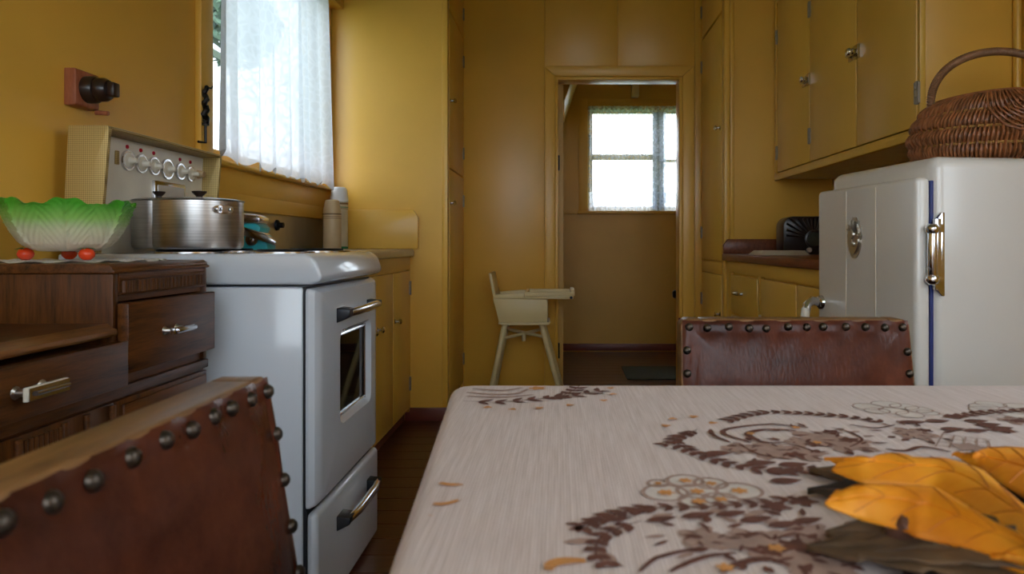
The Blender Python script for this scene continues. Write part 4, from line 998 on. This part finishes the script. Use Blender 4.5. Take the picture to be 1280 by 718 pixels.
# upper wreath
vine([Z2(*p) for p in ((830, 140), (760, 122), (640, 108), (520, 99), (400, 99), (285, 126))], .016, .0036, step=.011)
vine([Z2(*p) for p in ((190, 160), (130, 180), (120, 200), (190, 236), (270, 262), (370, 285), (490, 296), (600, 288))], .017, .0040, step=.012)
for p in ((350, 270), (430, 300), (210, 238), (460, 275), (560, 305), (430, 330)): leaf2('brown', T(*Z2(*p)), .15, .030, .008)
vine([Z2(*p) for p in ((190, 155), (110, 195), (70, 208))], .012, .003, step=.010)
strip('brown', smooth_path([Z2(*p) for p in ((560, 150), (430, 138), (300, 152), (280, 170), (340, 190), (370, 200))]), .003)
strip('brown', smooth_path([Z2(*p) for p in ((520, 160), (420, 155), (360, 170), (400, 195), (440, 200))]), .004)
strip('brown', smooth_path([Z2(*p) for p in ((235, 155), (245, 175), (300, 198))]), .003)
for p, r, c in (((610, 185), .034, 'taupe'), ((690, 205), .030, 'taupe'), ((540, 195), .018, 'taupe'), ((440, 225), .030, 'taupe'), ((340, 218), .020, 'taupe'), ((910, 165), .022, 'taupe'), ((530, 235), .026, 'taupe')): blob(c, T(*Z2(*p)), r)
for p, r in (((640, 165), .010), ((580, 205), .009), ((700, 190), .011), ((520, 240), .010), ((950, 158), .008)): blob('brown', T(*Z2(*p)), r, 5)
for p in ((590, 200), (370, 170), (520, 150)): blob('orange', T(*Z2(*p)), .005)
for p, r in (((760, 78), .018), ((820, 70), .018), ((880, 78), .017), ((845, 92), .017), ((930, 88), .016), ((790, 92), .015), ((900, 105), .016), ((960, 98), .013)): ring(T(*Z2(*p)), r, .0016, core=None)
for p, r in (((85, 366), .0195), ((150, 326), .0165), ((190, 361), .0175), ((235, 335), .0150), ((330, 360), .0200), ((195, 394), .0165), ((270, 388), .0155), ((60, 335), .010)): ring(T(*Z2(*p)), r)
# lower wreath
vine([Z2(*p) for p in ((520, 375), (430, 396), (330, 406), (200, 414), (60, 418), (-40, 432), (-130, 455), (-220, 480))], .013, .0030, step=.0125)
for p, l in (((-110, 462), .018), ((20, 464), .022), ((135, 452), .026), ((250, 446), .024), ((330, 466), .026), ((425, 482), .024), ((505, 470), .024)): leaf2('brown', T(*Z2(*p)), .35, l*1.15, l*.24)
for p in ((40, 452), (230, 430), (360, 440)): leaf2('taupe', T(*Z2(*p)), .5, .02, .005)
vine([Z1(*p) for p in ((930, 530), (850, 558), (790, 585), (765, 640), (800, 690))], .013, .0038, step=.011)
leaf2('taupe', T(*Z1(760, 600)), PI*1.05, .022, .005); leaf2('taupe', T(*Z1(760, 640)), -.9, .024, .006)
vine([Z1(*p) for p in ((1000, 472), (880, 495), (790, 522), (705, 572))], .014, .0036, step=.0095)
for p, r in (((215, 517), .019), ((395, 535), .026), ((560, 500), .020), ((590, 600), .030)): blob('taupe', T(*Z2(*p)), r)
for p, r in (((440, 560), .010), ((520, 545), .012), ((600, 560), .013), ((450, 412), .012), ((540, 395), .012)): blob('brown', T(*Z2(*p)), r)
blob('orange', T(*Z2(455, 555)), .006); blob('orange', T(*Z2(285, 620)), .006)
strip('brown', smooth_path([Z2(*p) for p in ((0, 632), (50, 590), (120, 568), (200, 552))]), .0022)
strip('brown', smooth_path([Z2(*p) for p in ((100, 634), (160, 602), (230, 580), (320, 570))]), .0026)
strip('brown', smooth_path([Z2(*p) for p in ((270, 634), (330, 605), (420, 590), (500, 610))]), .0034)
for (cx_, cy_), n_, rr in (((610, 185), 12, .045), ((450, 225), 10, .036), ((395, 535), 11, .036), ((560, 520), 11, .04), ((910, 165), 9, .03), ((215, 517), 9, .026)):
    c_ = Vector(T(*Z2(cx_, cy_)))
    for k in range(n_):
        q = 2*PI*k/n_+random.uniform(-.2, .2); leaf2(random.choice(('brown', 'taupe', 'brown')), c_+Vector((math.cos(q), math.sin(q)))*rr, q+random.uniform(-.6, .6), random.uniform(.010, .019), random.uniform(.0018, .0038))
for pp in (((640, 150), (700, 165), (740, 190), (700, 215)), ((480, 200), (540, 215), (600, 235)), ((330, 205), (400, 240), (500, 255)), ((700, 140), (790, 150), (850, 140)), ((460, 520), (520, 505), (580, 520)), ((350, 520), (400, 505), (440, 525))):
    strip('brown', smooth_path([Z2(*p) for p in pp]), .0018)
# right side sprays and lattice
vine([Z2(*p) for p in ((1000, 118), (1080, 108), (1170, 96), (1280, 92))], .016, .004, step=.012)
for p in ((1010, 112), (1080, 128), (1000, 155), (1080, 160), (1160, 152), (1120, 140), (950, 128), (870, 132)): leaf2('brown', T(*Z2(*p)), .1, .03, .008)
for p, r in (((1210, 158), .013), ((1150, 142), .010), ((880, 132), .008)): blob('brown', T(*Z2(*p)), r)
for p, r in (((1260, 125), .02), ((1100, 215), .016), ((930, 175), .02)): blob('taupe', T(*Z2(*p)), r)
for k in range(5): strip('taupe', [T(*Z2(1010+38*k, 168+6*k)), T(*Z2(985+46*k, 212+4*k))], .0010)
for k in range(4): strip('taupe', [T(*Z2(1010-8*k, 170+13*k)), T(*Z2(1170-2*k, 190+11*k))], .0010)
strip('brown', smooth_path([Z2(*p) for p in ((820, 222), (890, 226), (940, 214), (1035, 230))]), .003)
# sprays at the far left corner and along the left edge
vine([Z1(*p) for p in ((285, 94), (420, 97), (560, 86), (640, 76), (700, 72), (775, 58))], .022, .0045, step=.020)
vine([Z1(*p) for p in ((640, 78), (690, 52), (712, 34))], .020, .005, step=.016)
blob('brown', T(*Z1(640, 80)), .014)
for pp in (((300, 62), (400, 70), (480, 66), (520, 50)), ((320, 48), (430, 55), (500, 45)), ((300, 75), (420, 80), (540, 70))): strip('taupe', smooth_path([Z1(*p) for p in pp]), .004)
strip('brown', [T(*Z1(p, 33.5)) for p in (330, 360, 400, 430)], .006)
blob('orange', T(*Z1(555, 48)), .012)
for p in ((465, 125), (562, 120), (672, 110), (795, 93), (830, 70), (820, 48), (375, 118), (1020, 185), (1045, 160), (1120, 152), (1190, 175)): blob('orange', T(*Z1(*p)), .0055, 3)
for p, a, l in (((430, 157), PI, .06), ((340, 150), PI*.93, .03), ((345, 163), PI*1.07, .03), ((300, 160), PI, .03)): leaf2('brown', T(*Z1(*p)), a, l, .006)
for pp in (((180, 388), (230, 400), (285, 400)), ((160, 468), (220, 470), (270, 456)), ((120, 535), (150, 522), (170, 512))): strip('orange', smooth_path([Z1(*p) for p in pp]), .003)
blob('orange', T(*Z1(197, 350)), .006, 4)
leaf2('taupe', T(*Z1(130, 620)), PI*1.15, .03, .006); leaf2('taupe', T(*Z1(80, 705)), PI*1.1, .03, .005); leaf2('taupe', T(*Z1(235, 265)), PI*1.05, .02, .005)
strip('orange', smooth_path([Z1(*p) for p in ((730, 678), (660, 678), (610, 690), (595, 712))]), .005)
for c in PR: part('printed_'+{'brown': 'leaves', 'taupe': 'blossom', 'orange': 'centres', 'white': 'petals'}[c], PR[c], 'print_'+c, tcl, 0, 0, kind='stuff')

# ------------------------------------------------------------------ autumn leaf arrangement
al = thing('leaf_arrangement', 'orange and dark brown autumn leaves laid on the tablecloth', 'leaves', (.36, .47, TT))
def leaf3(base, tip, wd, zb_, zt_, mat, arch, cup, teeth=5, name='leaf', twist=0, vein_mat=None):
    b_, t_ = Vector((*base, 0)), Vector((*tip, 0)); ax = (t_-b_); ln = ax.length; ax.normalize(); sd = Vector((-ax.y, ax.x, 0))
    nu, nv = 26, 12; vs_ = []; 
    def half(f):                         # serrated half width
        env = math.sin(PI*min(1, f*.94+.05)**.9)**.75
        saw = 1-((f*teeth) % 1); return wd*env*(.8+.25*saw)
    def fn(u, v):
        f = u; s = v*2-1; w_ = half(f)
        p = b_+ax*(ln*f+abs(s)*w_*.55*(1-f)*f*2)+sd*s*w_
        z = zb_+(zt_-zb_)*f+arch*math.sin(PI*f)+cup*abs(s)**1.5*math.sin(PI*f)+twist*s*w_-.003*math.exp(-(s/.08)**2)+.0006*math.sin(f*40+abs(s)*6)
        return (p.x, p.y, max(TT+.0022, z))
    mb = MB().grid(fn, nu*2, nv)
    me = mb.mesh(name, mat, 0, 60); o = link(name, me, al)
    md = o.modifiers.new('thickness', 'SOLIDIFY'); md.thickness = .0012; md.offset = 1
    vb = MB().tube([Vector(fn(k/20, .5))+Vector((0, 0, .0012)) for k in range(0, 20)], .0009, 5)
    sub('midrib', vb, vein_mat or 'brown_leaf', o, None)
    return o
ol = 'orange_leaf'
def resample(p, n):
    d = [0]
    for a, b_ in zip(p, p[1:]): d.append(d[-1]+(Vector(b_)-Vector(a)).length)
    out = []
    for k in range(n+1):
        t_ = d[-1]*k/n; i = max(q for q in range(len(p)-1) if d[q] <= t_+1e-9); f_ = (t_-d[i])/max(1e-9, d[i+1]-d[i]); out.append(Vector(p[i]).lerp(Vector(p[i+1]), min(1, f_)))
    return out
def leaf_outline(up_, lo_, zu, zl, sag):
    # a leaf blade spanning two edges; each edge lies at its own height above the cloth
    n = 48; m_ = 10
    def edge(e, z):
        out = []
        for q, p in enumerate(resample(e, n)):
            f_ = max(0, 1-q/8.0); zz = TT+z+((zu+zl)/2-z)*f_; out.append(Vector((*T(p.x, p.y, zz), zz)))
        return out
    U, L_ = edge(up_, zu), edge(lo_, zl)
    def fn(u, v):
        p = U[round(u*n)].lerp(L_[round(u*n)], v); p.z += sag*math.sin(PI*v)*min(1, u*6)-.0015*math.exp(-((v-.5)/.06)**2); return p
    o = link('leaf', MB().grid(fn, n, m_).mesh('leaf', 'orange_leaf', 0, 70), al)
    md = o.modifiers.new('thickness', 'SOLIDIFY'); md.thickness = .0011; md.offset = -1
    sub('midrib', MB().tube([fn(k/n, .5)+Vector((0, 0, .0006)) for k in range(1, n-1)], .0008, 5), 'orange_leaf', o, None)
    for k in range(6, 44, 7):            # side veins
        for vv in (.08, .92): sub('vein', MB().tube([fn(min(1, (k+j*1.0)/n), .5+(vv-.5)*(1-j/6))+Vector((0, 0, .0004)) for j in range(7)], .0004, 4), 'leaf_vein', o, None)
leaf_outline([(1031, 628), (1045, 612), (1052, 613), (1068, 606), (1100, 605), (1140, 606), (1168, 608), (1192, 622), (1230, 645), (1270, 668), (1310, 690), (1345, 705)],
             [(1031, 628), (1036, 634), (1050, 640), (1080, 652), (1130, 664), (1142, 671), (1180, 680), (1230, 694), (1280, 708), (1345, 728)], .040, .020, .006)
leaf_outline([(1030, 572), (1060, 571), (1075, 572), (1100, 572), (1104, 566), (1125, 566), (1142, 571), (1180, 572), (1210, 580), (1228, 587), (1255, 610), (1290, 640), (1330, 660)],
             [(1030, 572), (1042, 579), (1054, 588), (1038, 589), (1060, 598), (1078, 604), (1130, 608), (1168, 612), (1200, 628), (1240, 652), (1290, 680), (1330, 700)], .030, .018, .006)
leaf_outline([(1190, 567), (1195, 564), (1217, 569), (1222, 564), (1235, 559), (1260, 558), (1290, 560), (1330, 566), (1370, 584)],
             [(1190, 567), (1205, 577), (1225, 587), (1250, 604), (1280, 622), (1320, 642), (1370, 655)], .034, .022, .004)
leaf_outline([(1229, 698), (1236, 694), (1250, 696), (1280, 700), (1330, 708), (1400, 716)], [(1229, 698), (1240, 706), (1262, 714), (1300, 726), (1400, 750)], .024, .014, .004)
leaf3((.42, .47), (.56, .36), .055, TT+.024, TT+.012, ol, .020, -.010, 5)
leaf3((.43, .49), (.62, .54), .055, TT+.020, TT+.012, ol, .024, -.010, 5)
leaf3((.40, .44), (.178, .475), .048, TT+.010, TT+.006, 'brown_leaf', .012, -.008, 6)
leaf3((.40, .43), (.205, .425), .046, TT+.008, TT+.004, 'black_leaf', .012, -.006, 6)
leaf3((.42, .50), (.195, .560), .050, TT+.010, TT+.005, 'black_leaf', .010, -.006, 6)
leaf3((.43, .53), (.215, .612), .050, TT+.007, TT+.004, 'brown_leaf', .008, -.004, 7)
leaf3((.47, .50), (.38, .66), .050, TT+.010, TT+.005, 'black_leaf', .010, -.006, 6)
leaf3((.41, .42), (.225, .375), .045, TT+.008, TT+.004, 'brown_leaf', .010, -.005, 6)
leaf3((.36, .405), (.158, .455), .040, TT+.008, TT+.005, 'brown_leaf', .010, -.005, 6)
leaf3((.35, .385), (.185, .405), .038, TT+.006, TT+.004, 'black_leaf', .008, -.004, 6)
leaf3((.35, .40), (.18, .435), .022, TT+.014, TT+.009, 'brown_leaf', .010, -.004, 3)
part('twig', MB().tube([(.42, .46, TT+.02), (.34, .445, TT+.022), (.25, .452, TT+.018), (.215, .47, TT+.012)], [.004, .003, .0025, .002], 8), 'brown_leaf', al)
part('seed_pod', MB().lathe([(0, -.014), (.006, -.010), (.009, 0), (.007, .010), (0, .015)], (.218, .455, TT+.016), 16, (.3, -.5, .6)), 'pod', al)
